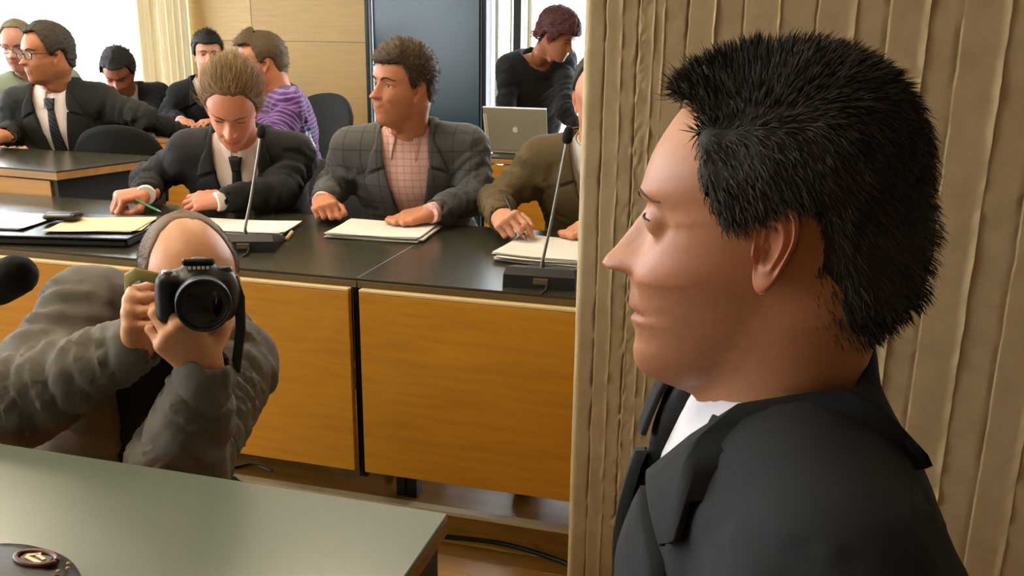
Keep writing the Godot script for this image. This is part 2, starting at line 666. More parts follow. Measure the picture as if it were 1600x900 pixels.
# folds of cloth: each vertex pushed along its normal by ridges that run across its limb
func creases(mb: MB, prims: Array, v0: int, i0: int) -> void:
	var any := false
	for q: Prim in prims:
		if q.fold > 0.0: any = true
	if not any: return
	var n := PackedVector3Array()
	n.resize(mb.v.size() - v0)
	for k in range(i0, mb.i.size(), 3):
		var a := mb.i[k]; var b := mb.i[k + 1]; var d := mb.i[k + 2]
		var m := (mb.v[b] - mb.v[a]).cross(mb.v[d] - mb.v[a])
		n[a - v0] += m; n[b - v0] += m; n[d - v0] += m
	for k in n.size():
		var p := mb.v[v0 + k]
		var best := 1.0; var amp := 0.0; var along := 0.0; var len := 0.3
		for q: Prim in prims:
			if q.cut or q.kind != 0: continue
			var e := q.d(p, cloth_noise)
			if e < best:
				best = e; amp = q.fold; len = q.len
				var w := p - q.a
				if q.flat: w = q.m * w
				along = clampf(w.dot(q.ba) * q.inv, 0.0, 1.0) * q.len + float(q.tag) * 0.7
		if amp <= 0.0: continue
		var r := cloth_noise.get_noise_3d(along * 17.0 + p.x * 5.0, p.y * 4.0 + p.z * 3.0, p.z * 6.0)
		var s := cloth_noise.get_noise_3d(p.x * 26.0, p.y * 20.0, p.z * 26.0 + 9.0)
		mb.v[v0 + k] = p + n[k].normalized() * amp * ((0.35 - absf(r) * 2.2) * 1.3 + s * 0.35)

const TIMING := false
const EDGES := [[0, 1], [2, 3], [4, 5], [6, 7], [0, 2], [1, 3], [4, 6], [5, 7], [0, 4], [1, 5], [2, 6], [3, 7]]
const CORN := [Vector3(0, 0, 0), Vector3(1, 0, 0), Vector3(0, 1, 0), Vector3(1, 1, 0), Vector3(0, 0, 1), Vector3(1, 0, 1), Vector3(0, 1, 1), Vector3(1, 1, 1)]

# box round capsules and ellipsoids
func bounds(prims: Array, pad := 0.02) -> AABB:
	var b := AABB()
	var first := true
	for q: Prim in prims:
		if q.cut: continue
		var pts := []
		if q.kind == 0:
			var r := maxf(q.ra, q.ra + q.dr)
			var e: Vector3 = q.a + (q.m.inverse() * q.ba if q.flat else q.ba)
			if q.flat: r /= minf(q.m.x.length(), minf(q.m.y.length(), q.m.z.length())) * 0.98
			pts = [q.a - Vector3.ONE * r, q.a + Vector3.ONE * r, e - Vector3.ONE * r, e + Vector3.ONE * r]
		elif q.kind == 1 or q.kind == 4:
			pts = [q.a - Vector3.ONE * 0.2 * q.s, q.a + Vector3.ONE * 0.2 * q.s]
		elif q.kind == 5:
			var im := q.m.inverse()
			var r := maxf(im.x.length(), maxf(im.y.length(), im.z.length()))
			pts = [q.a - Vector3.ONE * r, q.a + Vector3.ONE * r]
		for p: Vector3 in pts:
			if first: b = AABB(p, Vector3.ZERO); first = false
			else: b = b.expand(p)
	return b.grow(pad)

func net_all(mb: MB, prims: Array, cell: float, look: Callable = no_call, chart: Callable = no_call) -> void:
	var b := bounds(prims, cell * 2)
	net(mb, prims, b.position, b.end, cell, look, chart)

# first point on the prims going from `from` along dir
func hit(prims: Array, from: Vector3, dir: Vector3, reach := 0.6) -> Vector3:
	var t := 0.0
	for k in 60:
		var d := ev(prims, from + dir * t)
		if d < 0.0005: break
		t += maxf(d * 0.8, 0.0006)
		if t > reach: break
	return from + dir * t

func grad(prims: Array, p: Vector3) -> Vector3:
	var e := 0.002
	return Vector3(ev(prims, p + Vector3(e, 0, 0)) - ev(prims, p - Vector3(e, 0, 0)), ev(prims, p + Vector3(0, e, 0)) - ev(prims, p - Vector3(0, e, 0)), ev(prims, p + Vector3(0, 0, e)) - ev(prims, p - Vector3(0, 0, e))).normalized()

# a band of cloth between two lines, lying on the prims where it would sink into them
func band(mb: MB, prims: Array, A: Array, B: Array, across: int, lift: float, thick: float, bow := 0.0) -> void:
	var n := A.size()
	var base := mb.v.size()
	for k in n:
		var rowt := []
		for j in across + 1:
			var t := float(j) / across
			var p: Vector3 = (A[k] as Vector3).lerp(B[k], t)
			for it in 3:
				var d := ev(prims, p)
				if d < lift: p += grad(prims, p) * (lift - d)
			rowt.append(p)
		for j in across + 1:
			var g := grad(prims, rowt[j])
			mb.add(rowt[j] + g * bow * sin(PI * j / across), Vector2(float(k) / n, float(j) / across))
		for j in across + 1:
			var g := grad(prims, rowt[j])
			mb.add((rowt[j] as Vector3) - g * thick, Vector2(float(k) / n, float(j) / across))
	var w := (across + 1) * 2
	var a0 := across + 1
	var g0 := grad(prims, mb.v[base + (n / 2) * w + across / 2])
	var q := base + (n / 2) * w + across / 2
	var flip := (mb.v[q + 1] - mb.v[q]).cross(mb.v[q + w] - mb.v[q]).dot(g0) < 0.0
	var ring := []
	for j in across + 1: ring.append(j)
	for j in range(across, -1, -1): ring.append(a0 + j)
	for k in n - 1:
		for j in ring.size():
			var a: int = base + k * w + ring[j]; var b: int = base + k * w + ring[(j + 1) % ring.size()]
			if flip: mb.quad(a, a + w, b + w, b)
			else: mb.quad(a, b, b + w, a + w)
	for j in across:
		for k in [0, n - 1]:
			var a: int = base + k * w + j
			if (k == 0) == flip: mb.quad(a, a + 1, a + 1 + a0, a + a0)
			else: mb.quad(a, a + a0, a + 1 + a0, a + 1)

# a sheet of cloth laid on the prims: poly in the (x, y) of frame f, seen from its +z
func drape(mb: MB, prims: Array, f: Transform3D, poly: PackedVector2Array, lift: float, thick: float, step := 0.012) -> void:
	var r := Rect2(poly[0], Vector2.ZERO)
	for p in poly: r = r.expand(p)
	# outline resampled, then inner points; triangulated together
	var pts := PackedVector2Array()
	var n := poly.size()
	for k in n:
		var a := poly[k]; var b := poly[(k + 1) % n]
		var m := maxi(1, int((b - a).length() / step))
		for j in m: pts.append(a.lerp(b, float(j) / m))
	var rim := pts.size()
	var y := r.position.y + step * 0.5
	while y < r.end.y:
		var x := r.position.x + step * 0.5
		while x < r.end.x:
			var p := Vector2(x, y)
			if Geometry2D.is_point_in_polygon(p, poly):
				var ok := true
				for k in n:
					if Geometry2D.get_closest_point_to_segment(p, poly[k], poly[(k + 1) % n]).distance_to(p) < step * 0.45: ok = false; break
				if ok: pts.append(p)
			x += step
		y += step
	var tri := Geometry2D.triangulate_delaunay(pts)
	var fwd := f.basis.z.normalized()
	var base := mb.v.size()
	for p in pts:
		var w := hit(prims, f * Vector3(p.x, p.y, 0.45), -fwd, 0.8)
		mb.add(w + fwd * lift, Vector2(p.x, p.y) * 4.0)
	for p in rim: mb.add(mb.v[base + p] - fwd * thick, Vector2.ZERO)
	for k in range(0, tri.size(), 3):
		var c := (pts[tri[k]] + pts[tri[k + 1]] + pts[tri[k + 2]]) / 3.0
		if not Geometry2D.is_point_in_polygon(c, poly): continue
		var a := base + tri[k]; var b := base + tri[k + 1]; var d := base + tri[k + 2]
		if (mb.v[b] - mb.v[a]).cross(mb.v[d] - mb.v[a]).dot(fwd) > 0: mb.tri(a, b, d)
		else: mb.tri(a, d, b)
	var cw := Geometry2D.is_polygon_clockwise(poly)
	for k in rim:
		var a := base + k; var b := base + (k + 1) % rim
		var a2 := base + pts.size() + k; var b2 := base + pts.size() + (k + 1) % rim
		if cw: mb.quad(a, b, b2, a2)
		else: mb.quad(b, a, a2, b2)

# ---------------------------------------------------------------- people
const FACE_ZF := [[-0.135, 0.02], [-0.115, 0.045], [-0.1075, 0.065], [-0.1015, 0.080], [-0.095, 0.092], [-0.0865, 0.097], [-0.077, 0.0985], [-0.068, 0.0955], [-0.059, 0.097], [-0.053, 0.1015], [-0.0485, 0.0995], [-0.0415, 0.1015], [-0.03, 0.0995], [-0.023, 0.0995], [-0.0187, 0.0985], [-0.01, 0.093], [0.0, 0.087], [0.02, 0.083], [0.033, 0.083], [0.045, 0.0885], [0.053, 0.0875]]
const FACE_ZB := [[-0.135, 0.0], [-0.1, 0.0], [-0.07, -0.05], [-0.05, -0.085], [-0.03, -0.1], [0.0, -0.112], [0.05, -0.118]]
const FACE_ZC := [[-0.135, 0.03], [-0.09, 0.03], [-0.06, 0.012], [-0.02, 0.0], [0.02, -0.012], [0.05, -0.02]]
const FACE_W := [[-0.135, 0.012], [-0.108, 0.018], [-0.1, 0.028], [-0.09, 0.038], [-0.075, 0.047], [-0.06, 0.056], [-0.04, 0.062], [-0.01, 0.07], [0.02, 0.0745], [0.045, 0.0775]]
const FACE_NH := [[-0.0225, 0.0], [-0.0187, 0.004], [-0.0145, 0.0235], [-0.01, 0.0295], [-0.005, 0.030], [0.007, 0.022], [0.022, 0.0125], [0.033, 0.003], [0.042, 0.0]]
const FACE_NW := [[-0.02, 0.0155], [-0.01, 0.0155], [-0.004, 0.0138], [0.01, 0.0100], [0.022, 0.009], [0.034, 0.009]]
const SHORT_LINE := [[0.0, 0.104], [35.0, 0.104], [50.0, 0.099], [58.0, 0.086], [63.0, 0.05], [67.0, 0.028], [73.0, 0.018], [88.0, 0.024], [112.0, 0.024], [117.0, -0.003], [123.0, -0.033], [132.0, -0.05], [150.0, -0.066], [180.0, -0.07]]

func new_head(wide := 1.0, jaw_long := 1.0, jaw_wide := 1.0, nose := 1.0) -> Head:
	var h := Head.new()
	pool.append(h)
	var w := FACE_W.duplicate(true)
	for p in w: p[1] *= wide * (lerpf(jaw_wide, 1.0, smoothstep(-0.06, 0.02, p[0])))
	var tabs := [FACE_ZF.duplicate(true), FACE_ZB.duplicate(true), FACE_ZC.duplicate(true), w]
	for t in tabs:
		for p in t:
			if p[0] < -0.02: p[0] = -0.02 + (p[0] + 0.02) * jaw_long
	var nh := FACE_NH.duplicate(true)
	for p in nh: p[1] *= nose
	h.mouth_y = -0.02 - 0.0285 * jaw_long
	h.setup(tabs[0], tabs[1], tabs[2], w, nh, FACE_NW)
	h.hair_line = SHORT_LINE
	return h

# where the head sits and looks: yaw 0 looks along -z, positive yaw turns left (to -x), pitch down positive, roll to its left
func head_at(p: Vector3, yaw: float, pitch: float, roll := 0.0) -> Transform3D:
	var b := Basis(Vector3.UP, PI + deg_to_rad(yaw)) * Basis(Vector3.RIGHT, deg_to_rad(pitch)) * Basis(Vector3.BACK, deg_to_rad(roll))
	return Transform3D(b, p)

const EAR := [[-7, 17], [-4, 27], [3, 33], [12, 33], [19, 27], [23, 16], [22, 4], [17, -8], [11, -18], [5, -28], [-2, -33], [-8, -30], [-10, -20], [-9, -9], [-11, 2]]
func ear(mb: MB, xf: Transform3D, side: float, rings := 8, cols := 30, flare := 24.0, shift := 0.0) -> void:
	var cv := Curve2D.new()
	var n := EAR.size()
	for k in n + 1:
		var p := Vector2(EAR[k % n][0], EAR[k % n][1])
		var d := (Vector2(EAR[(k + 1) % n][0], EAR[(k + 1) % n][1]) - Vector2(EAR[(k + n - 1) % n][0], EAR[(k + n - 1) % n][1])) / 6.0
		cv.add_point(p, -d, d)
	var L := cv.get_baked_length()
	var a := deg_to_rad(flare)
	var S := Vector3(sin(a) * side, 0, -cos(a)); var O := Vector3(cos(a) * side, 0, sin(a))
	var T := Vector3(0, 1, -0.16).normalized()
	var org := Vector3(0.0715 * side, 0.002, -0.004 - shift)
	var ids := []
	for face in 2:
		for r in rings + 1:
			for c in cols:
				var e := cv.sample_baked(L * c / cols)
				var v := float(r) / rings
				var ctr := Vector2(3, 1)
				var p := ctr.lerp(e, v)
				var h := 2.5
				if face == 0:
					var back := smoothstep(-8.0, 2.0, p.x)
					var upper := smoothstep(-22.0, -8.0, p.y)
					h += 5.0 * exp(-pow((v - 0.9) / 0.12, 2.0)) * upper * maxf(back, smoothstep(5.0, 16.0, p.y))
					h -= 1.5 * exp(-pow((v - 0.72) / 0.1, 2.0)) * upper * back
					h += 3.6 * exp(-pow((v - 0.5) / 0.13, 2.0)) * back * upper
					h -= 7.0 * exp(-pow((p.x + 1.0) / 7.5, 2.0) - pow((p.y + 2.0) / 9.0, 2.0))
					h += 5.5 * exp(-pow((p.x + 8.5) / 3.2, 2.0) - pow((p.y + 5.0) / 5.0, 2.0))
					h += 2.0 * exp(-pow((p.x - 1.0) / 8.0, 2.0) - pow((p.y + 26.0) / 7.0, 2.0))
					if v > 0.97: h -= 2.0
				else:
					h = -2.0 - 5.0 * (1.0 - v)
					p = ctr.lerp(e, v * 0.985)
				ids.append(mb.add(xf * (org + (S * p.x + T * p.y + O * h) * 0.001)))
	var per := (rings + 1) * cols
	for face in 2:
		for r in rings:
			for c in cols:
				var q0: int = ids[face * per + r * cols + c]; var q1: int = ids[face * per + r * cols + (c + 1) % cols]
				var q2: int = ids[face * per + (r + 1) * cols + (c + 1) % cols]; var q3: int = ids[face * per + (r + 1) * cols + c]
				if (face == 0) == (side < 0): mb.quad(q0, q1, q2, q3)
				else: mb.quad(q0, q3, q2, q1)
	for c in cols:
		var q0: int = ids[rings * cols + c]; var q1: int = ids[rings * cols + (c + 1) % cols]
		var q2: int = ids[per + rings * cols + (c + 1) % cols]; var q3: int = ids[per + rings * cols + c]
		if side < 0: mb.quad(q0, q3, q2, q1)
		else: mb.quad(q0, q1, q2, q3)

# prims of a hand. f: where straight fingers point, n: out of the back of the hand, side +1: thumb towards n x f ... curls in degrees per finger
func hand(w: Vector3, f: Vector3, n: Vector3, side: float, curls: Array, thumb: Array, spread := 4.0, s := 1.0) -> Array:
	f = f.normalized()
	n = (n - f * n.dot(f)).normalized()
	var r := f.cross(n) * side                       # towards the thumb
	var out := []
	var base := [[0.030, 0.088], [0.010, 0.093], [-0.011, 0.088], [-0.029, 0.078]]
	var lens := [[0.043, 0.026, 0.020], [0.047, 0.030, 0.021], [0.043, 0.027, 0.021], [0.034, 0.021, 0.019]]
	out.append(cap(w - f * 0.018 * s, w + f * 0.012 * s, 0.0265 * s, 0.026 * s, 0.02))
	for k in 4:
		var kn: Vector3 = w + (r * base[k][0] + f * base[k][1] + n * (0.003 if k in [1, 2] else 0.0)) * s
		kn.y = maxf(kn.y, hand_floor + 0.0125 * s)
		out.append(cap(w + (r * base[k][0] * 0.45 + f * 0.012) * s, kn, 0.0165 * s, (0.0125 if k < 3 else 0.011) * s, 0.014))
		var dir := (f + r * tan(deg_to_rad(spread * (1.5 - k)))).normalized()
		var ax := dir.cross(n).normalized()
		var p := kn
		var ang := 0.0
		for j in 3:
			ang += deg_to_rad(curls[k][j])
			var d := dir.rotated(ax, -ang)
			var r0: float = [0.0098, 0.0092, 0.0084][j]; var r1: float = [0.0090, 0.0083, 0.0068][j]
			if k == 3: r0 *= 0.88; r1 *= 0.88
			var e: Vector3 = p + d * lens[k][j] * s
			e.y = maxf(e.y, hand_floor + r1 * s)               # fingers come to lie on the desk
			out.append(cap(p, e, r0 * s, r1 * s, 0.0045))
			p = e
	# thumb: directions of its three bones as [r, f, n] weights
	var p: Vector3 = w + (r * 0.018 + f * 0.02 - n * 0.006) * s
	for j in 3:
		var t: Array = thumb[j]
		var d: Vector3 = (r * t[0] + f * t[1] + n * t[2]).normalized()
		var e: Vector3 = p + d * [0.044, 0.034, 0.026][j] * s
		e.y = maxf(e.y, hand_floor + 0.011 * s)
		out.append(cap(p, e, [0.016, 0.0118, 0.0105][j] * s, [0.0125, 0.0105, 0.0082][j] * s, 0.014 if j == 0 else 0.005))
		p = e
	if TIMING:
		var low := 9.0
		for q: Prim in out: low = minf(low, minf(q.a.y - q.ra, q.a.y + q.ba.y - q.ra - q.dr))
		print('hand low ', low)
	return out

var hand_floor := -1.0
const RELAX := [[25, 35, 20], [28, 38, 22], [32, 40, 25], [36, 42, 25]]
const FIST := [[75, 95, 55], [78, 98, 58], [80, 98, 58], [80, 95, 55]]
const FLAT := [[12, 15, 8], [12, 16, 8], [14, 16, 8], [16, 16, 8]]
const PEN := [[48, 55, 18], [58, 70, 30], [66, 82, 42], [70, 85, 45]]
const TH_SIDE := [[0.75, 0.65, -0.25], [0.35, 0.9, -0.25], [0.1, 0.95, -0.2]]
const TH_FIST := [[0.65, 0.6, -0.55], [0.05, 0.75, -0.65], [-0.55, 0.65, -0.45]]

var skin_noise := FastNoiseLite.new()

func skin_look(h: Head, inv: Transform3D, lips: Color, stubble: float, flush := 0.0) -> Callable:
	return func(p: Vector3) -> Color:
		var q: Vector3 = inv * p
		var c := Color(1, 1, 1)
		var v := 1.0 + 0.10 * skin_noise.get_noise_3dv(p * 90.0) + 0.06 * skin_noise.get_noise_3dv(p * 400.0)
		c = Color(v, v, v)
		if q.y > -0.13 and q.y < 0.15 and absf(q.x) < 0.1 and q.z > -0.05 and q.z < 0.14:
			if q.z > 0.05 and absf(q.x) < 0.03:
				var my := h.mouth_y + h.smile * q.x * q.x * 18.0
				var m := smoothstep(0.0095, 0.006, absf(q.y - my + 0.001)) * smoothstep(0.028, 0.022, absf(q.x))
				c = c.lerp(lips, m)
			if stubble > 0.0:
				var b := smoothstep(-0.012, -0.035, q.y) * smoothstep(-0.02, 0.02, q.z) * stubble
				c = c.lerp(Color(0.55, 0.56, 0.58), b * (0.75 + 0.5 * skin_noise.get_noise_3dv(p * 900.0)))
			if flush > 0.0:
				var ck := exp(-pow((absf(q.x) - 0.045) / 0.02, 2.0) - pow((q.y + 0.01) / 0.02, 2.0)) + exp(-pow(q.x / 0.015, 2.0) - pow((q.y + 0.008) / 0.012, 2.0))
				c = c * Color(1.0, 1.0 - 0.22 * flush * ck, 1.0 - 0.25 * flush * ck)
		return c

# fine hairs on the faces of a mesh: blades along the normal bent by comb
func strands(src: MB, count: int, rng: RandomNumberGenerator, length: float, width: float, comb: Callable, keep: Callable, tint: Callable) -> MB:
	var out := MB.new()
	var nt := src.i.size() / 3
	var made := 0
	var tries := 0
	while made < count and tries < count * 6:
		tries += 1
		var t := rng.randi_range(0, nt - 1) * 3
		var a := src.v[src.i[t]]; var b := src.v[src.i[t + 1]]; var c := src.v[src.i[t + 2]]
		var u := rng.randf(); var w := rng.randf()
		if u + w > 1.0: u = 1.0 - u; w = 1.0 - w
		var p := a + (b - a) * u + (c - a) * w
		if not keep.call(p): continue
		var n := (b - a).cross(c - a).normalized()
		if src_flipped: n = -n
		var dir: Vector3 = comb.call(p, n)
		var L := length * rng.randf_range(0.6, 1.3)
		var side := dir.cross(n + Vector3(rng.randf_range(-0.6, 0.6), rng.randf_range(-0.6, 0.6), rng.randf_range(-0.6, 0.6))).normalized() * width * rng.randf_range(0.7, 1.3)
		dir = (dir + Vector3(rng.randf_range(-1, 1), rng.randf_range(-1, 1), rng.randf_range(-1, 1)) * 0.28).normalized()
		var p0 := p - n * 0.003
		var p1 := p + (dir * 0.6 + n * 0.18).normalized() * L * 0.55
		var p2 := p1 + (dir - n * 0.10).normalized() * L * 0.5
		out.col = tint.call(p, rng.randf())
		var k0 := out.add(p0 - side); var k1 := out.add(p0 + side); var k2 := out.add(p1 - side * 0.8); var k3 := out.add(p1 + side * 0.8); var k4 := out.add(p2)
		out.quad(k0, k1, k3, k2); out.tri(k2, k3, k4)
		made += 1
	return out
var src_flipped := false

# loose hairs over a cap of hair: back and down, or along dir
func fuzz(root: Node3D, S: Dictionary, D: Dictionary, count: int, length: float, dir: Vector3, a: Color, b: Color, lift := 0.3, width := 0.0007) -> void:
	var rng := RandomNumberGenerator.new()
	rng.seed = count
	src_flipped = true
	var inv: Transform3D = D.hp.xf
	var h: Head = S.face
	var bs: Basis = D.hxs.basis.orthonormalized()
	var sm := strands(S.hair_mb, count, rng, length, width, func(p: Vector3, n: Vector3) -> Vector3: 
		var d := bs * dir
		return (d - n * d.dot(n) * 0.9 + n * lift).normalized(), func(p: Vector3) -> bool: return h.f(inv * p) > 0.001, func(p: Vector3, r: float) -> Color: return a.lerp(b, r * r))
	part("hair_strands", sm.mesh(), vmat(Color.WHITE, 0.75), root).set_meta("kind", "stuff")

func frame_of(hip: Vector3, neck: Vector3, fwd: Vector3) -> Transform3D:
	var up := (neck - hip).normalized()
	fwd = (fwd - up * fwd.dot(up)).normalized()
	return Transform3D(Basis(up.cross(fwd), up, fwd), neck)

# torso and arms of a garment; grow: how far outside the body it lies
func torso_prims(f: Transform3D, hip: Vector3, girth: float, grow: float, fold: float, sh_w := 0.165, ends: Array = []) -> Array:
	var up := f.basis.y; var x := f.basis.x; var nk := f.origin
	var chest := nk - up * 0.15 + f.basis.z * 0.008
	var belly := hip + up * 0.10 + f.basis.z * 0.015
	var g := girth
	var sl: Vector3 = nk - up * 0.062 + x * sh_w
	var sr: Vector3 = nk - up * 0.062 - x * sh_w
	if ends.size(): sl = ends[0]; sr = ends[1]
	return [
		fcap(chest, belly, (0.108 * g + grow), (0.115 * g + grow), f.basis, Vector3(0.70, 1, 1), 0.05, fold),
		fcap(belly, hip, (0.115 * g + grow), (0.118 * g + grow), f.basis, Vector3(0.68, 1, 1), 0.05, fold),
		cap(sl, sr, 0.055 + grow, 0.055 + grow, 0.06, fold),
		cap(nk - up * 0.015 + x * 0.035, sl + up * 0.014, 0.045 + grow, 0.044 + grow, 0.05),
		cap(nk - up * 0.015 - x * 0.035, sr + up * 0.014, 0.045 + grow, 0.044 + grow, 0.05),
		fcap(nk - up * 0.09 + f.basis.z * 0.0, nk - up * 0.16, 0.088 + grow, 0.098 + grow, f.basis, Vector3(0.62, 1, 1), 0.05)]

func arm_prims(s: Vector3, e: Vector3, w: Vector3, r: Array, fold: float, tag := 1) -> Array:
	return [cap(s, e, r[0], r[1], 0.035, fold, tag), cap(e, w, r[1] * 1.02, r[2], 0.02, fold, tag)]

# strip of cloth round the neck, open in front
func collar(mb: MB, f: Transform3D, r0: float, r1: float, h_back: float, h_front: float, drop: float, gap: float, thick := 0.004, depth := 0.9, lean := 0.0) -> void:
	var n := 44
	for k in n + 1:
		var a := lerpf(-PI + deg_to_rad(gap), PI - deg_to_rad(gap), float(k) / n)
		var fr := 1.0 - (cos(a) * 0.5 + 0.5)                  # 0 at the back, 1 in front
		var pt := smoothstep(0.80, 0.97, fr)
		var dir := Vector3(sin(a), 0, -cos(a) * depth)
		var top := dir * r0 + Vector3(0, lerpf(h_back, h_front, fr), lean * fr)
		var low := dir * (r1 + 0.010 * pt) + Vector3(0, -drop * lerpf(0.4, 1.0, fr) - 0.022 * pt, lean * fr + 0.012 * pt)
		var mid := (top + low) * 0.5 + dir * 0.004
		for q: Vector3 in [low, mid, top, top - dir * thick, mid - dir * thick, low - dir * thick]: mb.add(f * q, Vector2(float(k) / n, 0))
	var b := mb.v.size() - (n + 1) * 6
	for k in n:
		for j in 6:
			var a := b + k * 6 + j; var c := b + k * 6 + (j + 1) % 6
			mb.quad(a, c, c + 6, a + 6)
	mb.quad(b + 0, b + 5, b + 4, b + 1); mb.quad(b + 1, b + 4, b + 3, b + 2)
	var e := b + n * 6
	mb.quad(e + 1, e + 4, e + 5, e + 0); mb.quad(e + 2, e + 3, e + 4, e + 1)

# a thin line of hair or lashes laid on a face: local points (x, y), drawn from the front
func face_line(mb: MB, hp: Array, xf: Transform3D, pts: Array, rad: Array, lift := 0.0) -> void:
	var out := []
	for p: Vector2 in pts:
		var from := xf * Vector3(p.x, p.y, 0.17)
		out.append(hit(hp, from, -xf.basis.z.normalized(), 0.2) + xf.basis.z.normalized() * lift)
	mb.tube(out, rad, 6, 1.0)

# seated legs, trousers and shoes
func legs(root: Node3D, hip: Vector3, f: Transform3D, knees: Array, feet: Array, cloth: Material, shoe: Material, cell := 0.022) -> void:
	var pr := []
	for k in 2:
		var sg := 1.0 if k == 0 else -1.0
		var h: Vector3 = hip + f.basis.x * 0.085 * sg - f.basis.y * 0.03
		pr.append(cap(h, knees[k], 0.088, 0.064, 0.05, 0.004))
		pr.append(cap(knees[k], (feet[k] as Vector3) + Vector3(0, 0.06, 0), 0.064, 0.05, 0.02, 0.004))
	pr.append(cap(hip + f.basis.x * 0.07, hip - f.basis.x * 0.07, 0.105, 0.105, 0.05))
	var mb := MB.new()
	net_all(mb, pr, cell)
	part("trousers", mb.mesh(), cloth, root)
	for k in 2:
		var fw := Vector3(f.basis.z.x, 0, f.basis.z.z).normalized()
		var ft: Vector3 = feet[k]
		var m2 := MB.new()
		net_all(m2, [cap(ft + Vector3(0, 0.042, 0) - fw * 0.04, ft + Vector3(0, 0.032, 0) + fw * 0.17, 0.042, 0.03, 0.02), cap(ft + Vector3(0, 0.085, 0) - fw * 0.02, ft + Vector3(0, 0.05, 0), 0.04, 0.045, 0.02), plane_cut(ft + Vector3(0, 0.001, 0), Vector3.DOWN)], 0.018)
		part("shoe", m2.mesh(), shoe, root)

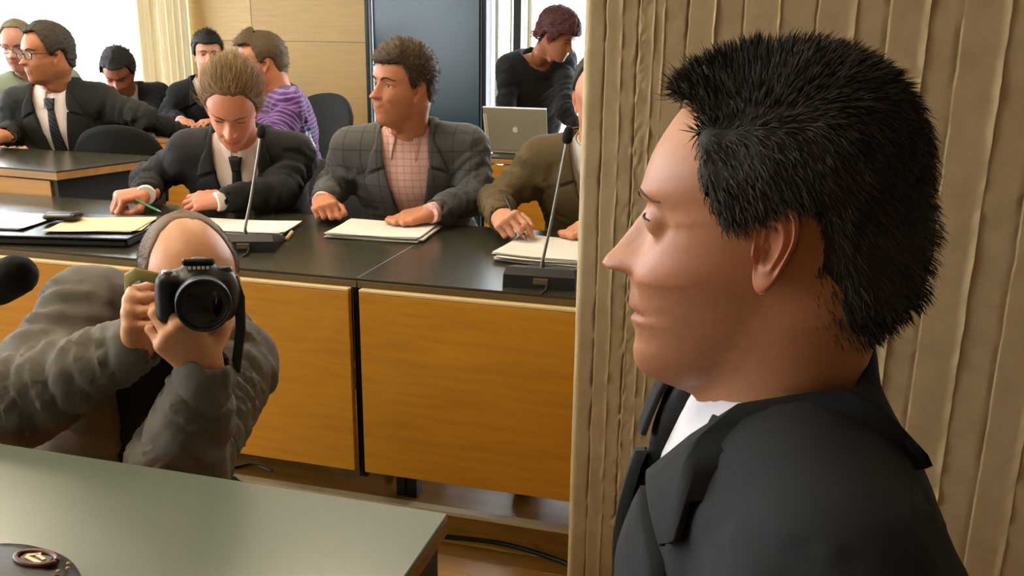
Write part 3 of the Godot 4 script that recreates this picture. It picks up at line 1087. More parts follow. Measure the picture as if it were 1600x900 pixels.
# a person in a jacket (or a jersey). spec keys: hip, neck, fwd, head (Transform3D), hs (head scale), face (Head), sh/el/wr left and right, hands, mats ...
func dress(root: Node3D, S: Dictionary) -> Dictionary:
	var hip: Vector3 = S.hip; var neck: Vector3 = S.neck
	var f := frame_of(hip, neck, S.fwd)
	var g: float = S.get("girth", 1.0)
	var cell: float = S.get("cell", 0.011)
	var sw: float = S.get("sh_w", 0.165)
	var up := f.basis.y; var x := f.basis.x
	var h: Head = S.face
	var hx: Transform3D = S.head
	var hs: float = S.get("hs", 0.94)
	var sl: Vector3 = S.get("sl", neck - up * 0.07 + x * (sw + 0.005)); var sr: Vector3 = S.get("sr", neck - up * 0.07 - x * (sw + 0.005))
	var arms := [[sl, S.get("el"), S.get("wl")], [sr, S.get("er"), S.get("wr")]]
	var ends := [sl, sr] if S.has("sl") and S.has("sr") else []
	# --- the body, one surface: trunk, arms, neck, head, ears, hands
	var body := MB.new()
	var inner := torso_prims(f, hip, g * 0.93, -0.022, 0.0, sw, ends)
	for a in arms:
		if a[1] != null: inner += arm_prims(a[0], a[1], a[2], [0.045, 0.038, 0.027], 0.0)
	body.col = Color.WHITE
	var nk0: Vector3 = hx * (Vector3(0, -0.03, -0.042) * hs)
	var nr: float = S.get("neck_r", 0.056)
	var neck_p := [cap(nk0, neck - up * 0.03 + f.basis.z * 0.010, nr, nr * 1.02, S.get("neck_k", 0.025)), cap(hx * (Vector3(0, -0.05, -0.012) * hs), neck - up * 0.03 + f.basis.z * 0.012, nr * 0.55, nr * 0.68, 0.015)]
	net_all(body, inner, 0.026)
	var hp := head_prim(h, hx, hs, false, 0.03)
	var lids := []
	for side in [1.0, -1.0]: lids.append(cap(hx * (Vector3(0.031 * side - 0.003, 0.0235, 0.0605) * hs), hx * (Vector3(0.031 * side + 0.003, 0.0235, 0.0605) * hs), 0.0133 * hs, 0.0133 * hs, 0.007))
	var hcell: float = S.get("hcell", 0.0045)
	var look := skin_look(h, hp.xf, S.get("lips", Color(0.85, 0.62, 0.58)), S.get("stubble", 0.25), S.get("flush", 0.4))
	var hb := bounds([hp], 0.0)
	hb = hb.expand(neck - up * 0.02)
	net(body, [hp] + neck_p + lids + S.get("extra_skin", []), hb.position - Vector3.ONE * 0.01, hb.end + Vector3.ONE * 0.01, hcell, look)
	var hxs := hx * Transform3D(Basis.from_scale(Vector3.ONE * hs), Vector3.ZERO)
	body.col = Color(1.0, 0.86, 0.82)
	for side in [1.0, -1.0]: ear(body, hxs, side, S.get("ear_rings", 6), S.get("ear_cols", 24), S.get("flare", 24.0), h.shift)
	body.col = Color.WHITE
	for hd in S.get("hands", []):
		net_all(body, hd, S.get("hand_cell", 0.0035), func(p: Vector3) -> Color:
			var v := 1.0 + 0.14 * skin_noise.get_noise_3dv(p * 120.0)
			return Color(v, v * 0.97, v * 0.95))
	part("body", body.mesh(), S.skin, root)
	# --- face
	var eyes: String = S.get("eyes", "down")
	for side in [1.0, -1.0]:
		var em := MB.new()
		var ec := Vector3(0.031 * side, 0.0235, 0.0605)
		var open_: float = {"down": 0.0022, "open": 0.0050, "shut": 0.0, "narrow": 0.0030}[eyes]
		var gz: float = S.get("gaze", 0.0)
		for r in 7:
			for c in 17:
				var u := c / 8.0 - 1.0; var v := r / 3.0 - 1.0
				var lx := u * 0.0135
				var ly := v * open_ * (1.0 - u * u) + (0.001 * (1.0 - u * u) if eyes == "open" else -0.0025)
				var rr := Vector2(lx - gz * 0.006, ly - (-0.001 if eyes == "down" else 0.0)).length()
				em.col = Color(0.01, 0.01, 0.01) if rr < 0.0024 else (S.get("iris", Color(0.08, 0.055, 0.035)) if rr < 0.0058 else Color(0.62, 0.58, 0.55))
				em.add(hxs * (ec + Vector3(lx, ly, sqrt(0.0139 * 0.0139 - lx * lx * 0.8 - ly * ly))))
		for r in 6:
			for c in 16:
				var a := r * 17 + c
				em.quad(a, a + 1, a + 18, a + 17)
		if eyes != "shut": part("eye", em.mesh(), S.eye_mat, root)
		var lm := MB.new()
		var pts := []; var rd := []
		for k in 7:
			var t := k / 6.0
			pts.append(Vector2((0.017 + 0.029 * t) * side, (0.0215 if eyes == "shut" else (0.0222 if eyes == "down" else (0.0245 if eyes == "narrow" else 0.0262))) + 0.0030 * sin(PI * t) * (-0.6 if eyes == "shut" else 1.0)))
			rd.append(0.0014 * sin(PI * (0.15 + 0.7 * t)))
		face_line(lm, [hp] + lids, hxs, pts, rd, 0.0006)
		part("eyelashes", lm.mesh(), S.lash, root)
		var bm := MB.new()
		pts = []; rd = []
		for k in 8:
			var t := k / 7.0
			pts.append(Vector2((0.012 + 0.04 * t) * side, 0.040 + 0.008 * sin(PI * minf(t * 1.15, 1.0)) + S.get("brow", 0.0)))
			rd.append(lerpf(0.0036, 0.0015, t) * (0.7 if k == 0 else 1.0) * S.get("brow_r", 0.85))
		face_line(bm, [hp], hxs, pts, rd, -0.0006)
		part("eyebrow", bm.mesh(), S.brow_mat, root)
	# --- hair
	h.hair_setup()
	if S.has("hair"):
		var hm := MB.new()
		var hr := head_prim(h, hx, hs, true, 0.012)
		net(hm, [hr] + S.get("hair_extra", []), hb.position - Vector3.ONE * 0.02, hb.end + Vector3.ONE * 0.03, S.get("hair_cell", 0.0045), S.get("hair_look", no_call))
		part("hair", hm.mesh(), S.hair, root)
		S["hair_mb"] = hm
	# --- shirt
	if S.has("shirt"):
		var sp := torso_prims(f, hip, g, 0.0, 0.003, sw, ends)
		sp.append(cap(neck - up * 0.05 + f.basis.z * 0.006, neck - up * 0.012 + f.basis.z * 0.008, nr + 0.012, nr + 0.003, 0.02))
		var sm := MB.new()
		net_all(sm, sp, S.get("shirt_cell", 0.017))
		var sh := part("shirt", sm.mesh(), S.shirt, root)
		if S.get("collar", true):
			var cm := MB.new()
			var nd := (nk0 - (neck - up * 0.03)).normalized()
			var cf := frame_of(neck - up.lerp(nd, 0.7).normalized(), neck, S.fwd)
			cf.origin = neck - up * 0.004 + f.basis.z * 0.006 + nd * S.get("collar_y", 0.0)
			collar(cm, cf, nr + 0.008, nr + 0.021, 0.042, 0.026, 0.020, S.get("collar_gap", 9.0), 0.003)
			part("collar", cm.mesh(), S.shirt, sh)
		if S.has("tie"):
			var tm := MB.new()
			var tf := f.translated_local(Vector3(0.0, 0, 0))
			drape(tm, sp, tf, PackedVector2Array([Vector2(-0.021, -0.006), Vector2(0.021, -0.006), Vector2(0.013, -0.044), Vector2(-0.013, -0.044)]), 0.012, 0.014, 0.008)
			drape(tm, sp, tf, PackedVector2Array([Vector2(-0.013, -0.042), Vector2(0.013, -0.042), Vector2(0.036, -0.36), Vector2(0.0, -0.41), Vector2(-0.036, -0.36)]), 0.006, 0.006, 0.014)
			part("tie", tm.mesh(), S.tie, root)
	# --- jacket or jersey
	var fold: float = S.get("fold", 0.005)
	var jp := torso_prims(f, hip, g, S.get("grow", 0.012), fold, sw, ends)
	var ar: Array = S.get("sleeve", [0.066, 0.056, 0.042])
	var apex: float = S.get("v", -0.27)
	if S.has("shirt") and S.get("open", true):            # the opening in front; the sleeves come after it
		jp.append(wedge(f, Vector2(S.get("v_x", 0.0), apex), S.get("v_slope", 0.27), S.get("v_z", 0.0)))
		if S.get("skirt_open", false):
			jp.append(cutter(cap(f * Vector3(0, apex + 0.03, 0.16), f * Vector3(0, -0.6, 0.22), 0.03, 0.10), 0.01))
	if S.has("neck_cut"): jp.append(cutter(cap(neck - up * 0.0 + f.basis.z * 0.01, neck + up * 0.1, S.neck_cut, S.neck_cut * 1.3)))
	else: jp.append(cutter(cap(neck + up * 0.005 + f.basis.z * 0.006, neck + up * 0.2 + f.basis.z * 0.03, nr + 0.012, nr + 0.03)))
	for a in arms:
		if a[1] != null:
			var w: Vector3 = (a[2] as Vector3).lerp(a[1], S.get("cuff", 0.05))
			jp += arm_prims(a[0], a[1], w, ar, fold * 2.0)
	var solid_j := []
	for p: Prim in jp:
		if not p.cut: solid_j.append(p)
	for a in arms:
		if a[1] != null:
			var w: Vector3 = (a[2] as Vector3).lerp(a[1], S.get("cuff", 0.05))
			var d := ((a[2] as Vector3) - (a[1] as Vector3)).normalized()
			jp.append(cutter(cap(w + d * 0.006, w + d * 0.05, 0.027, 0.030)))
	var jm := MB.new()
	net_all(jm, jp, cell, S.get("jacket_look", no_call), S.get("jacket_chart", no_call))
	var jn := part(S.get("jacket_name", "jacket"), jm.mesh(), S.jacket, root)
	if S.has("shirt") and S.get("lapels", true):
		var lp := torso_prims(f, hip, g, S.get("grow", 0.012), 0.0, sw, ends)
		var slope: float = S.get("v_slope", 0.27); var vx: float = S.get("v_x", 0.0)
		for side in [1.0, -1.0]:
			var e := func(y: float) -> float: return vx * 1.0 + side * ((y - apex) * slope)
			var o: float = side * S.get("lapel_w", 0.075)
			var lm := MB.new()
			drape(lm, lp, f, PackedVector2Array([Vector2(e.call(apex) + side * 0.001, apex), Vector2(e.call(-0.16), -0.16), Vector2(e.call(-0.055), -0.055), Vector2(e.call(-0.06) + o * 0.75, -0.085), Vector2(e.call(-0.10) + o * 1.02, -0.105), Vector2(e.call(-0.2) + o * 0.75, -0.2)]), S.get("lapel_lift", 0.005), S.get("lapel_lift", 0.005) + 0.001, 0.014)
			part("lapel", lm.mesh(), S.get("lapel_mat", S.jacket), jn)
		# the collar: from one notch round the neck to the other
		var bm := MB.new()
		var A := []; var Bq := []
		var cw: float = S.get("collar_w", 0.040)
		var n := 30
		for k in n + 1:
			var u := float(k) / n * 2.0 - 1.0
			var a := u * PI * 0.80                                  # 0 at the nape
			var fr := smoothstep(0.1, 0.9, absf(u))
			var sx := sin(a); var cz := -cos(a)
			var e0 := vx + signf(u) * ((-0.055 - apex) * slope)
			var inner_p := Vector3(sx * (nr + 0.012), S.get("collar_back", 0.030) - S.get("collar_drop", 0.042) * fr, cz * (nr + 0.010) - 0.004)
			inner_p = inner_p.lerp(Vector3(e0, -0.055, 0.085), smoothstep(0.62, 1.0, absf(u)))
			var ck := cw * lerpf(0.25, 1.0, smoothstep(0.2, 0.75, absf(u)))
			var outer := Vector3(sx * (nr + 0.012 + ck * 0.75), S.get("collar_back", 0.030) - 0.026 - (S.get("collar_drop", 0.042) + 0.008) * fr, cz * (nr + 0.012 + ck * 0.22) - 0.004)
			outer = outer.lerp(Vector3(e0 + signf(u) * S.get("lapel_w", 0.075) * 0.62, -0.080, 0.06), smoothstep(0.55, 1.0, absf(u)))
			A.append(f * inner_p); Bq.append(f * outer)
		band(bm, lp, A, Bq, 5, S.get("lapel_lift", 0.005) + 0.001, 0.005, 0.002)
		part("collar", bm.mesh(), S.get("lapel_mat", S.jacket), jn)
	# --- cuffs
	if S.get("cuffs", false):
		for a in arms:
			if a[1] != null:
				var d := ((a[2] as Vector3) - (a[1] as Vector3)).normalized()
				var w: Vector3 = (a[2] as Vector3).lerp(a[1], S.get("cuff", 0.05))
				var cm := MB.new()
				cm.tube([w - d * 0.01, w + d * 0.038, w + d * 0.0395], [0.031, 0.031, 0.0285], 18)
				part("shirt_cuff", cm.mesh(), S.shirt, root)
	return {"f": f, "hxs": hxs, "hp": hp, "jp": solid_j, "body": body}

func glasses(root: Node3D, D: Dictionary, frame: Material) -> void:
	var xf: Transform3D = D.hxs
	var g := MB.new()
	for side in [1.0, -1.0]:
		var pts := []
		for k in 17:
			var a := TAU * k / 16
			pts.append(xf * Vector3(0.032 * side + 0.025 * signf(cos(a)) * pow(absf(cos(a)), 0.6), 0.020 + 0.016 * signf(sin(a)) * pow(absf(sin(a)), 0.6), 0.094 - 0.0035 * absf(0.032 + 0.025 * cos(a)) / 0.05))
		g.tube(pts, [0.0016], 6)
		g.tube([xf * Vector3(0.056 * side, 0.026, 0.091), xf * Vector3(0.074 * side, 0.026, 0.078), xf * Vector3(0.080 * side, 0.020, 0.02), xf * Vector3(0.079 * side, 0.012, -0.012)], [0.0018, 0.002, 0.002, 0.0018], 6)
	g.tube([xf * Vector3(-0.008, 0.024, 0.097), xf * Vector3(0, 0.027, 0.1), xf * Vector3(0.008, 0.024, 0.097)], [0.0014], 6)
	var n := part("glasses", g.mesh(), frame, root)
	var l := MB.new()
	for side in [1.0, -1.0]:
		var c := l.add(xf * Vector3(0.032 * side, 0.02, 0.0938))
		for k in 16:
			var a := TAU * k / 16
			l.add(xf * Vector3(0.032 * side + 0.0245 * cos(a), 0.020 + 0.0155 * sin(a), 0.0925))
		for k in 16: l.tri(c, c + 1 + k, c + 1 + (k + 1) % 16)
	part("lens", l.mesh(), glass_mat, n)
var glass_mat: StandardMaterial3D

# ---------------------------------------------------------------- materials
var M := {}
func materials() -> void:
	M.white = mat(Color(0.85, 0.84, 0.80), 0.6)
	glass_mat = mat(Color(0.9, 0.95, 1.0, 0.08), 0.03)
	glass_mat.transparency = BaseMaterial3D.TRANSPARENCY_ALPHA
	M.grey_wall = mat(Color(0.50, 0.47, 0.40), 0.9)
	M.plaster = mat(Color(0.80, 0.77, 0.70), 0.9)
	# orange beech veneer of the desks: fine grain along x
	var ramp := [[0.0, 0.45, 0.75, 1.0], [Color(0.66, 0.445, 0.085), Color(0.70, 0.485, 0.10), Color(0.73, 0.51, 0.12), Color(0.68, 0.46, 0.09)]]
	M.beech = triplanar(mat(Color.WHITE, 0.42), Vector3(0.55, 5.0, 0.55), false)
	M.beech.albedo_texture = noise_tex(4, 0.012, ramp, 512)
	M.edge = triplanar(mat(Color.WHITE, 0.5), Vector3(0.5, 6.0, 6.0), false)
	M.edge.albedo_texture = noise_tex(9, 0.012, [[0.0, 1.0], [Color(0.60, 0.42, 0.20), Color(0.72, 0.53, 0.28)]], 256)
	M.dark_edge = triplanar(mat(Color.WHITE, 0.5), Vector3(0.5, 6.0, 6.0), false)
	M.dark_edge.albedo_texture = noise_tex(10, 0.012, [[0.0, 1.0], [Color(0.30, 0.235, 0.10), Color(0.37, 0.29, 0.13)]], 256)
	M.pale_edge = mat(Color(0.80, 0.70, 0.50), 0.5)
	# pale veneer of the wall panels
	M.wall_wood = []
	for k in 3:
		var a := [Color(0.745, 0.62, 0.415), Color(0.70, 0.575, 0.37), Color(0.76, 0.64, 0.43)][k] as Color
		var w := triplanar(mat(Color.WHITE, 0.55), Vector3(0.5, 6.0, 0.5), false)
		w.uv1_offset = Vector3(0.3 * k, 0.7 * k, 0)
		w.albedo_texture = noise_tex(20 + k, 0.012, [[0.0, 0.5, 1.0], [a.darkened(0.05), a, a.lightened(0.03)]], 512)
		M.wall_wood.append(w)
	# dark linoleum of the desk tops
	M.lino = triplanar(mat(Color.WHITE, 0.27), Vector3(14, 14, 14))
	M.lino.albedo_texture = noise_tex(31, 0.05, [[0.0, 1.0], [Color(0.185, 0.178, 0.135), Color(0.215, 0.205, 0.155)]], 256)
	M.lino_grey = triplanar(mat(Color.WHITE, 0.27), Vector3(14, 14, 14))
	M.lino_grey.albedo_texture = noise_tex(33, 0.06, [[0.0, 1.0], [Color(0.415, 0.44, 0.395), Color(0.435, 0.46, 0.415)]], 256)
	M.charcoal = mat(Color(0.16, 0.16, 0.15), 0.55)
	M.black_metal = mat(Color(0.035, 0.035, 0.035), 0.4, 0.2)
	M.black_plastic = mat(Color(0.045, 0.047, 0.05), 0.42)
	M.chair_black = triplanar(mat(Color(0.9, 0.9, 0.9), 0.85), Vector3(8, 8, 8))
	M.chair_black.albedo_texture = noise_tex(41, 0.2, [[0.0, 1.0], [Color(0.045, 0.048, 0.046), Color(0.085, 0.088, 0.084)]], 256)
	# parquet: boards share a few tones
	M.boards = []
	for k in 4:
		var a := [Color(0.64, 0.45, 0.15), Color(0.58, 0.39, 0.12), Color(0.69, 0.50, 0.19), Color(0.61, 0.42, 0.14)][k] as Color
		var w := triplanar(mat(Color.WHITE, 0.32), Vector3(0.8, 6.0, 8.0), false)
		w.albedo_texture = noise_tex(50 + k, 0.012, [[0.0, 0.5, 1.0], [a.darkened(0.16), a, a.lightened(0.08)]], 256)
		M.boards.append(w)
	# painted concrete
	M.concrete = triplanar(mat(Color.WHITE, 0.8), Vector3(1.6, 1.6, 1.6))
	M.concrete.albedo_texture = noise_tex(60, 0.02, [[0.0, 0.5, 1.0], [Color(0.69, 0.61, 0.465), Color(0.735, 0.655, 0.505), Color(0.76, 0.68, 0.53)]], 512, FastNoiseLite.TYPE_SIMPLEX_SMOOTH, 5)
	M.concrete.heightmap_enabled = true
	M.concrete.heightmap_scale = 0.05
	M.concrete.heightmap_texture = noise_tex(61, 0.05, [], 512, FastNoiseLite.TYPE_SIMPLEX_SMOOTH, 5)
	M.teal = mat(Color(0.085, 0.195, 0.235), 0.25)
	M.dark_frame = mat(Color(0.03, 0.045, 0.055), 0.4)
	M.steel = mat(Color(0.62, 0.68, 0.74), 0.3, 0.8)
	M.curtain = mat(Color(0.90, 0.86, 0.76), 0.9)
	M.curtain.backlight_enabled = true
	M.curtain.backlight = Color(0.55, 0.53, 0.46)
	M.sheer = mat(Color(0.95, 0.97, 0.97), 0.9)
	M.sheer.backlight_enabled = true
	M.sheer.backlight = Color(1.0, 1.0, 1.0)
	M.shoe = mat(Color(0.02, 0.02, 0.02), 0.35)
	M.trouser = mat(Color(0.05, 0.052, 0.055), 0.9)

# ---------------------------------------------------------------- the room
func wall_with_holes(q: MB, a: float, b: float, y0: float, y1: float, z: float, thick: float, holes: Array, along_x: bool) -> void:
	# holes: [from, to, low, high] sorted along the wall
	var put := func(s: float, e: float, lo: float, hi: float) -> void:
		if e - s < 0.001 or hi - lo < 0.001: return
		var c := Vector3((s + e) / 2, (lo + hi) / 2, z) if along_x else Vector3(z, (lo + hi) / 2, (s + e) / 2)
		q.box(Vector3(e - s, hi - lo, thick) if along_x else Vector3(thick, hi - lo, e - s), c, 0.0005)
	var at := a
	for h in holes:
		put.call(at, h[0], y0, y1)
		put.call(h[0], h[1], y0, h[2])
		put.call(h[0], h[1], h[3], y1)
		at = h[1]
	put.call(at, b, y0, y1)

func room() -> void:
	# floor: boards one by one where they can be told apart, a slab below them
	var fl := structure("floor", boxm(Vector3(9.7, 0.2, 10.2), 0.0), M.boards[0], Vector3(-1.6, -0.114, -0.8))
	var bm := []
	for w in 3: bm.append(boxm(Vector3(1.19 - 0.2 * w, 0.014, 0.0675), 0.0012))
	var rng := RandomNumberGenerator.new()
	rng.seed = 11
	for r in 14:
		var x := -2.45 - rng.randf() * 0.6
		var z := -1.32 - 0.069 * r
		while x < 0.5:
			var w := rng.randi_range(0, 2)
			var L := 1.19 - 0.2 * w
			part("board", bm[w], M.boards[rng.randi_range(0, 3)], fl, Vector3(x + L / 2 + 1.6, 0.107, z + 0.8))
			x += L + 0.0015
	# low platform on which the desks stand
	var pl := MB.new()
	pl.box(Vector3(6.6, 0.066, 3.34), Vector3(-2.8, 0.033, -2.17 - 1.67), 0.001)
	var po := structure("floor_platform", pl.mesh(), M.boards[1])
	var nose := MB.new()
	nose.box(Vector3(6.6, 0.012, 0.03), Vector3(-2.8, 0.065, -2.163), 0.002)
	part("nosing", nose.mesh(), M.pale_edge, po)
	structure("ceiling", boxm(Vector3(9.7, 0.2, 10.2), 0.0), M.plaster, Vector3(-1.6, 2.86, -0.8))
	var q := MB.new()
	wall_with_holes(q, -6.3, 3.2, 0.0, 2.76, -5.6, 0.2, [[-6.1, -3.806, 0.5, 2.68], [-2.459, -1.675, 0.0, 2.2], [-1.675, -1.512, 0.3, 2.68], [-1.464, 0.66, 0.5, 2.68]], true)
	var wb := structure("wall_back", q.mesh(), M.plaster)
	q = MB.new()
	wall_with_holes(q, -5.7, 4.1, 0.0, 2.76, -6.3, 0.2, [[-4.6, -2.9, 0.75, 2.6], [-2.4, -0.5, 0.75, 2.6], [0.0, 1.9, 0.75, 2.6]], false)
	structure("wall_left", q.mesh(), M.plaster)
	structure("wall_far_right", boxm(Vector3(0.2, 2.76, 9.8), 0.0), M.grey_wall, Vector3(3.1, 1.38, -0.8))
	structure("wall_front", boxm(Vector3(9.6, 2.76, 0.2), 0.0), M.grey_wall, Vector3(-1.6, 1.38, 4.1))
	# veneered panels between curtain and door, each a board of its own
	var rows := [[0.10, 0.67], [0.673, 1.279], [1.282, 1.90], [1.903, 2.70]]
	var k := 0
	for r in rows:
		for c in [[-3.774, -3.296], [-3.293, -2.475]]:
			part("panel", boxm(Vector3(c[1] - c[0], r[1] - r[0], 0.018), 0.0012), M.wall_wood[(k * 2 + (1 if c[0] < -3.5 else 0)) % 3 if r[0] > 1.2 and r[0] < 1.5 else k % 3], wb, Vector3((c[0] + c[1]) / 2, (r[0] + r[1]) / 2, -5.49))
		k += 1
	# door: dark blue leaf in a steel lined frame
	var d := MB.new()
	d.box(Vector3(0.73, 2.14, 0.04), Vector3(-2.072, 1.07, -5.44), 0.002, Basis(Vector3.UP, deg_to_rad(-7)))
	var dr := structure("door_1", d.mesh(), M.teal)
	var df := MB.new()
	df.box(Vector3(0.022, 2.18, 0.09), Vector3(-2.462, 1.09, -5.47), 0.002)
	df.box(Vector3(0.028, 2.7, 0.12), Vector3(-1.691, 1.35, -5.46), 0.002)
	df.box(Vector3(0.73, 0.04, 0.09), Vector3(-2.072, 2.17, -5.47), 0.002)
	part("door_frame", df.mesh(), M.dark_frame, dr)
	var ds := MB.new()
	ds.box(Vector3(0.011, 2.14, 0.012), Vector3(-2.443, 1.07, -5.453), 0.002)
	part("edge_strip", ds.mesh(), M.steel, dr)
	var dh := MB.new()
	dh.tube([Vector3(-2.35, 1.0, -5.455), Vector3(-2.35, 1.0, -5.41), Vector3(-2.24, 1.0, -5.41)], [0.009], 8)
	part("door_handle", dh.mesh(), M.steel, dr)
	# windows: frames and panes; beyond them the bright sky
	window(1, -6.1, -3.806, 0.5, 2.68, [-4.98])
	window(2, -1.675, -1.512, 0.3, 2.68, [-1.573])
	window(3, -1.464, 0.66, 0.5, 2.68, [-0.5])
	var side := [[-4.6, -2.9], [-2.4, -0.5], [0.0, 1.9]]
	for n in 3:
		var w := MB.new()
		for y in [0.77, 2.58]: w.box(Vector3(0.07, 0.05, side[n][1] - side[n][0]), Vector3(-6.3, y, (side[n][0] + side[n][1]) / 2), 0.003)
		for z in [side[n][0] + 0.025, (side[n][0] + side[n][1]) / 2, side[n][1] - 0.025]: w.box(Vector3(0.07, 1.78, 0.05), Vector3(-6.3, 1.675, z), 0.003)
		structure("window_%d" % (n + 4), w.mesh(), M.white)
	# post between the two right windows
	var mp := MB.new()
	mp.box(Vector3(0.046, 2.7, 0.13), Vector3(-1.488, 1.38, -5.47), 0.003)
	structure("trim_1", mp.mesh(), M.dark_frame)
	curtains()
	pillar()

func window(n: int, x0: float, x1: float, y0: float, y1: float, bars: Array) -> void:
	var w := MB.new()
	for y in [y0 + 0.02, y1 - 0.02]: w.box(Vector3(x1 - x0, 0.04, 0.06), Vector3((x0 + x1) / 2, y, -5.6), 0.003)
	for x in [x0 + 0.012, x1 - 0.012]: w.box(Vector3(0.024, y1 - y0, 0.06), Vector3(x, (y0 + y1) / 2, -5.6), 0.003)
	for x in bars: w.box(Vector3(0.035 if x1 - x0 > 0.5 else 0.012, y1 - y0, 0.06), Vector3(x, (y0 + y1) / 2, -5.6), 0.003)
	var o := structure("window_%d" % n, w.mesh(), M.white)
	var xs := [x0 + 0.02] + bars + [x1 - 0.02]
	for k in xs.size() - 1:
		part("pane", boxm(Vector3(xs[k + 1] - xs[k] - 0.01, y1 - y0 - 0.08, 0.004), 0.0005), glass_mat, o, Vector3((xs[k] + xs[k + 1]) / 2, (y0 + y1) / 2, -5.6))

func curtain_mesh(x0: float, x1: float, y0: float, y1: float, z: float, amp: float, pitch: float, seed_: int) -> ArrayMesh:
	var q := MB.new()
	var n := int((x1 - x0) / 0.006)
	var rng := RandomNumberGenerator.new()
	rng.seed = seed_
	var ph := 0.0
	var off := []
	for k in n + 1:
		ph += TAU * 0.006 / pitch * rng.randf_range(0.6, 1.5)
		off.append(amp * sin(ph) + amp * 0.35 * sin(ph * 2.3 + 1.0))
	var rows := 6
	for side in 2:
		for r in rows + 1:
			for k in n + 1:
				var t := float(r) / rows
				q.add(Vector3(lerpf(x0, x1, float(k) / n), lerpf(y0, y1, t), z + off[k] * lerpf(1.0, 0.75, t) - 0.002 * side))
	for side in 2:
		for r in rows:
			for k in n:
				var a := side * (rows + 1) * (n + 1) + r * (n + 1) + k
				if side == 0: q.quad(a, a + 1, a + n + 2, a + n + 1)
				else: q.quad(a, a + n + 1, a + n + 2, a + 1)
	return q.mesh()

func curtains() -> void:
	solid("sheer_curtain", curtain_mesh(-4.45, -4.03, 0.1, 2.7, -5.465, 0.016, 0.055, 3), M.sheer, "thin white sheer curtain glowing in front of the bright window", "curtain")
	solid("curtain", curtain_mesh(-4.09, -3.69, 0.08, 2.7, -5.40, 0.022, 0.06, 4), M.curtain, "cream pleated curtain hanging beside the wooden wall panels", "curtain")
	var r := MB.new()
	r.tube([Vector3(-6.15, 2.71, -5.41), Vector3(-3.70, 2.71, -5.41)], [0.012], 10)
	solid("curtain_rail", r.mesh(), M.white, "white rail that carries the curtains above the window", "rail")

# concrete pillar, cast against rough boards: seams run up and down it
func pillar() -> void:
	var q := MB.new()
	var x0 := -0.272; var zf := -1.35
	var nz := FastNoiseLite.new()
	nz.seed = 21; nz.frequency = 1.0; nz.fractal_octaves = 3
	# seams: place, height (ridge > 0, groove < 0), width, roughness
	var seams := []
	var rng := RandomNumberGenerator.new()
	rng.seed = 77
	var places := [-0.2685, -0.2395, -0.2150, -0.1925, -0.1700, -0.1560, -0.1245, -0.0860, -0.0480, 0.0, 0.048, 0.0985, 0.1385, 0.1885, 0.229, 0.285, 0.335, 0.385, 0.435]
	var kinds := [-0.8, -1.2, 0.5, -1.5, 0.7, 0.6, -1.7, 1.1, -0.9, 1.2, -0.9, 1.5, -0.9, 1.6, -0.8, 1.5, -0.8, 1.2, -0.8]
	for k in places.size(): seams.append([places[k], kinds[k] * 0.0027, rng.randf_range(0.0011, 0.0017), 1.5 if k < 8 else 0.7])
	var x := x0
	var y_top := 2.76
	# round the left corner first, then the face; columns crowd round the seams
	var cols := []
	var R := 0.012
	for k in 8:
		var a := PI / 2 * k / 7.0
		cols.append([Vector3(x0 + R - R * cos(a), 0, zf - R + R * sin(a)), Vector3(-cos(a), 0, sin(a))])
	x = x0 + R
	while x < 0.62:
		var near := 1.0
		for s in seams: near = minf(near, absf(x - (s[0] as float)))
		x += 0.0009 if near < 0.0045 else (0.003 if x < -0.05 else 0.005)
		cols.append([Vector3(x, 0, zf), Vector3(0, 0, 1)])
	var ys := []
	var y := 0.0
	while y < y_top:
		ys.append(y)
		y += 0.0048 if y > 0.56 and y < 1.45 else 0.03
	ys.append(y_top)
	for yy: float in ys:
		for c in cols:
			var p: Vector3 = c[0]
			var h := 0.0003 * nz.get_noise_3d(p.x * 60.0, yy * 25.0, 0.0) + 0.0006 * nz.get_noise_3d(p.x * 9.0, yy * 3.0, 3.0)
			for s in seams:
				var sx: float = s[0] + 0.0014 * nz.get_noise_2d(yy * 9.0, s[0] * 900.0) + 0.0009 * nz.get_noise_2d(yy * 40.0, s[0] * 500.0)
				var t := (p.x - sx) / (s[2] as float)
				if absf(t) > 3.0: continue
				var g := exp(-t * t)
				var m := clampf(0.7 + (s[3] as float) * nz.get_noise_2d(yy * 26.0, s[0] * 300.0 + 7.0) * 1.2, 0.0, 1.7)
				h += s[1] * g * m
			# crumbled strip between the early boards
			var rough := exp(-pow((p.x + 0.192) / 0.007, 2.0)) * 0.9 + exp(-pow((p.x + 0.178) / 0.012, 2.0)) * 0.5 + exp(-pow((p.x + 0.124) / 0.006, 2.0)) * 0.7
			h += rough * 0.0024 * nz.get_noise_3d(p.x * 120.0, yy * 70.0, 9.0)
			if p.x > -0.262: q.add(Vector3(p.x, yy, p.z) + (c[1] as Vector3) * h)
			else: q.add(Vector3(p.x, yy, p.z) + (c[1] as Vector3) * h * 0.5)
	var n := cols.size()
	for r in ys.size() - 1:
		for c in n - 1:
			var a := r * n + c
			q.quad(a, a + 1, a + n + 1, a + n)
	# the other sides
	q.flat_quad(Vector3(x0, 0, zf - 0.4), Vector3(x0, 0, zf - R), Vector3(x0, y_top, zf - R), Vector3(x0, y_top, zf - 0.4))
	var xr: float = cols[n - 1][0].x
	q.flat_quad(Vector3(xr, 0, zf), Vector3(xr, 0, zf - 0.4), Vector3(xr, y_top, zf - 0.4), Vector3(xr, y_top, zf))
	q.flat_quad(Vector3(xr, 0, zf - 0.4), Vector3(x0, 0, zf - 0.4), Vector3(x0, y_top, zf - 0.4), Vector3(xr, y_top, zf - 0.4))
	structure("wall_pillar", q.mesh(), M.concrete)

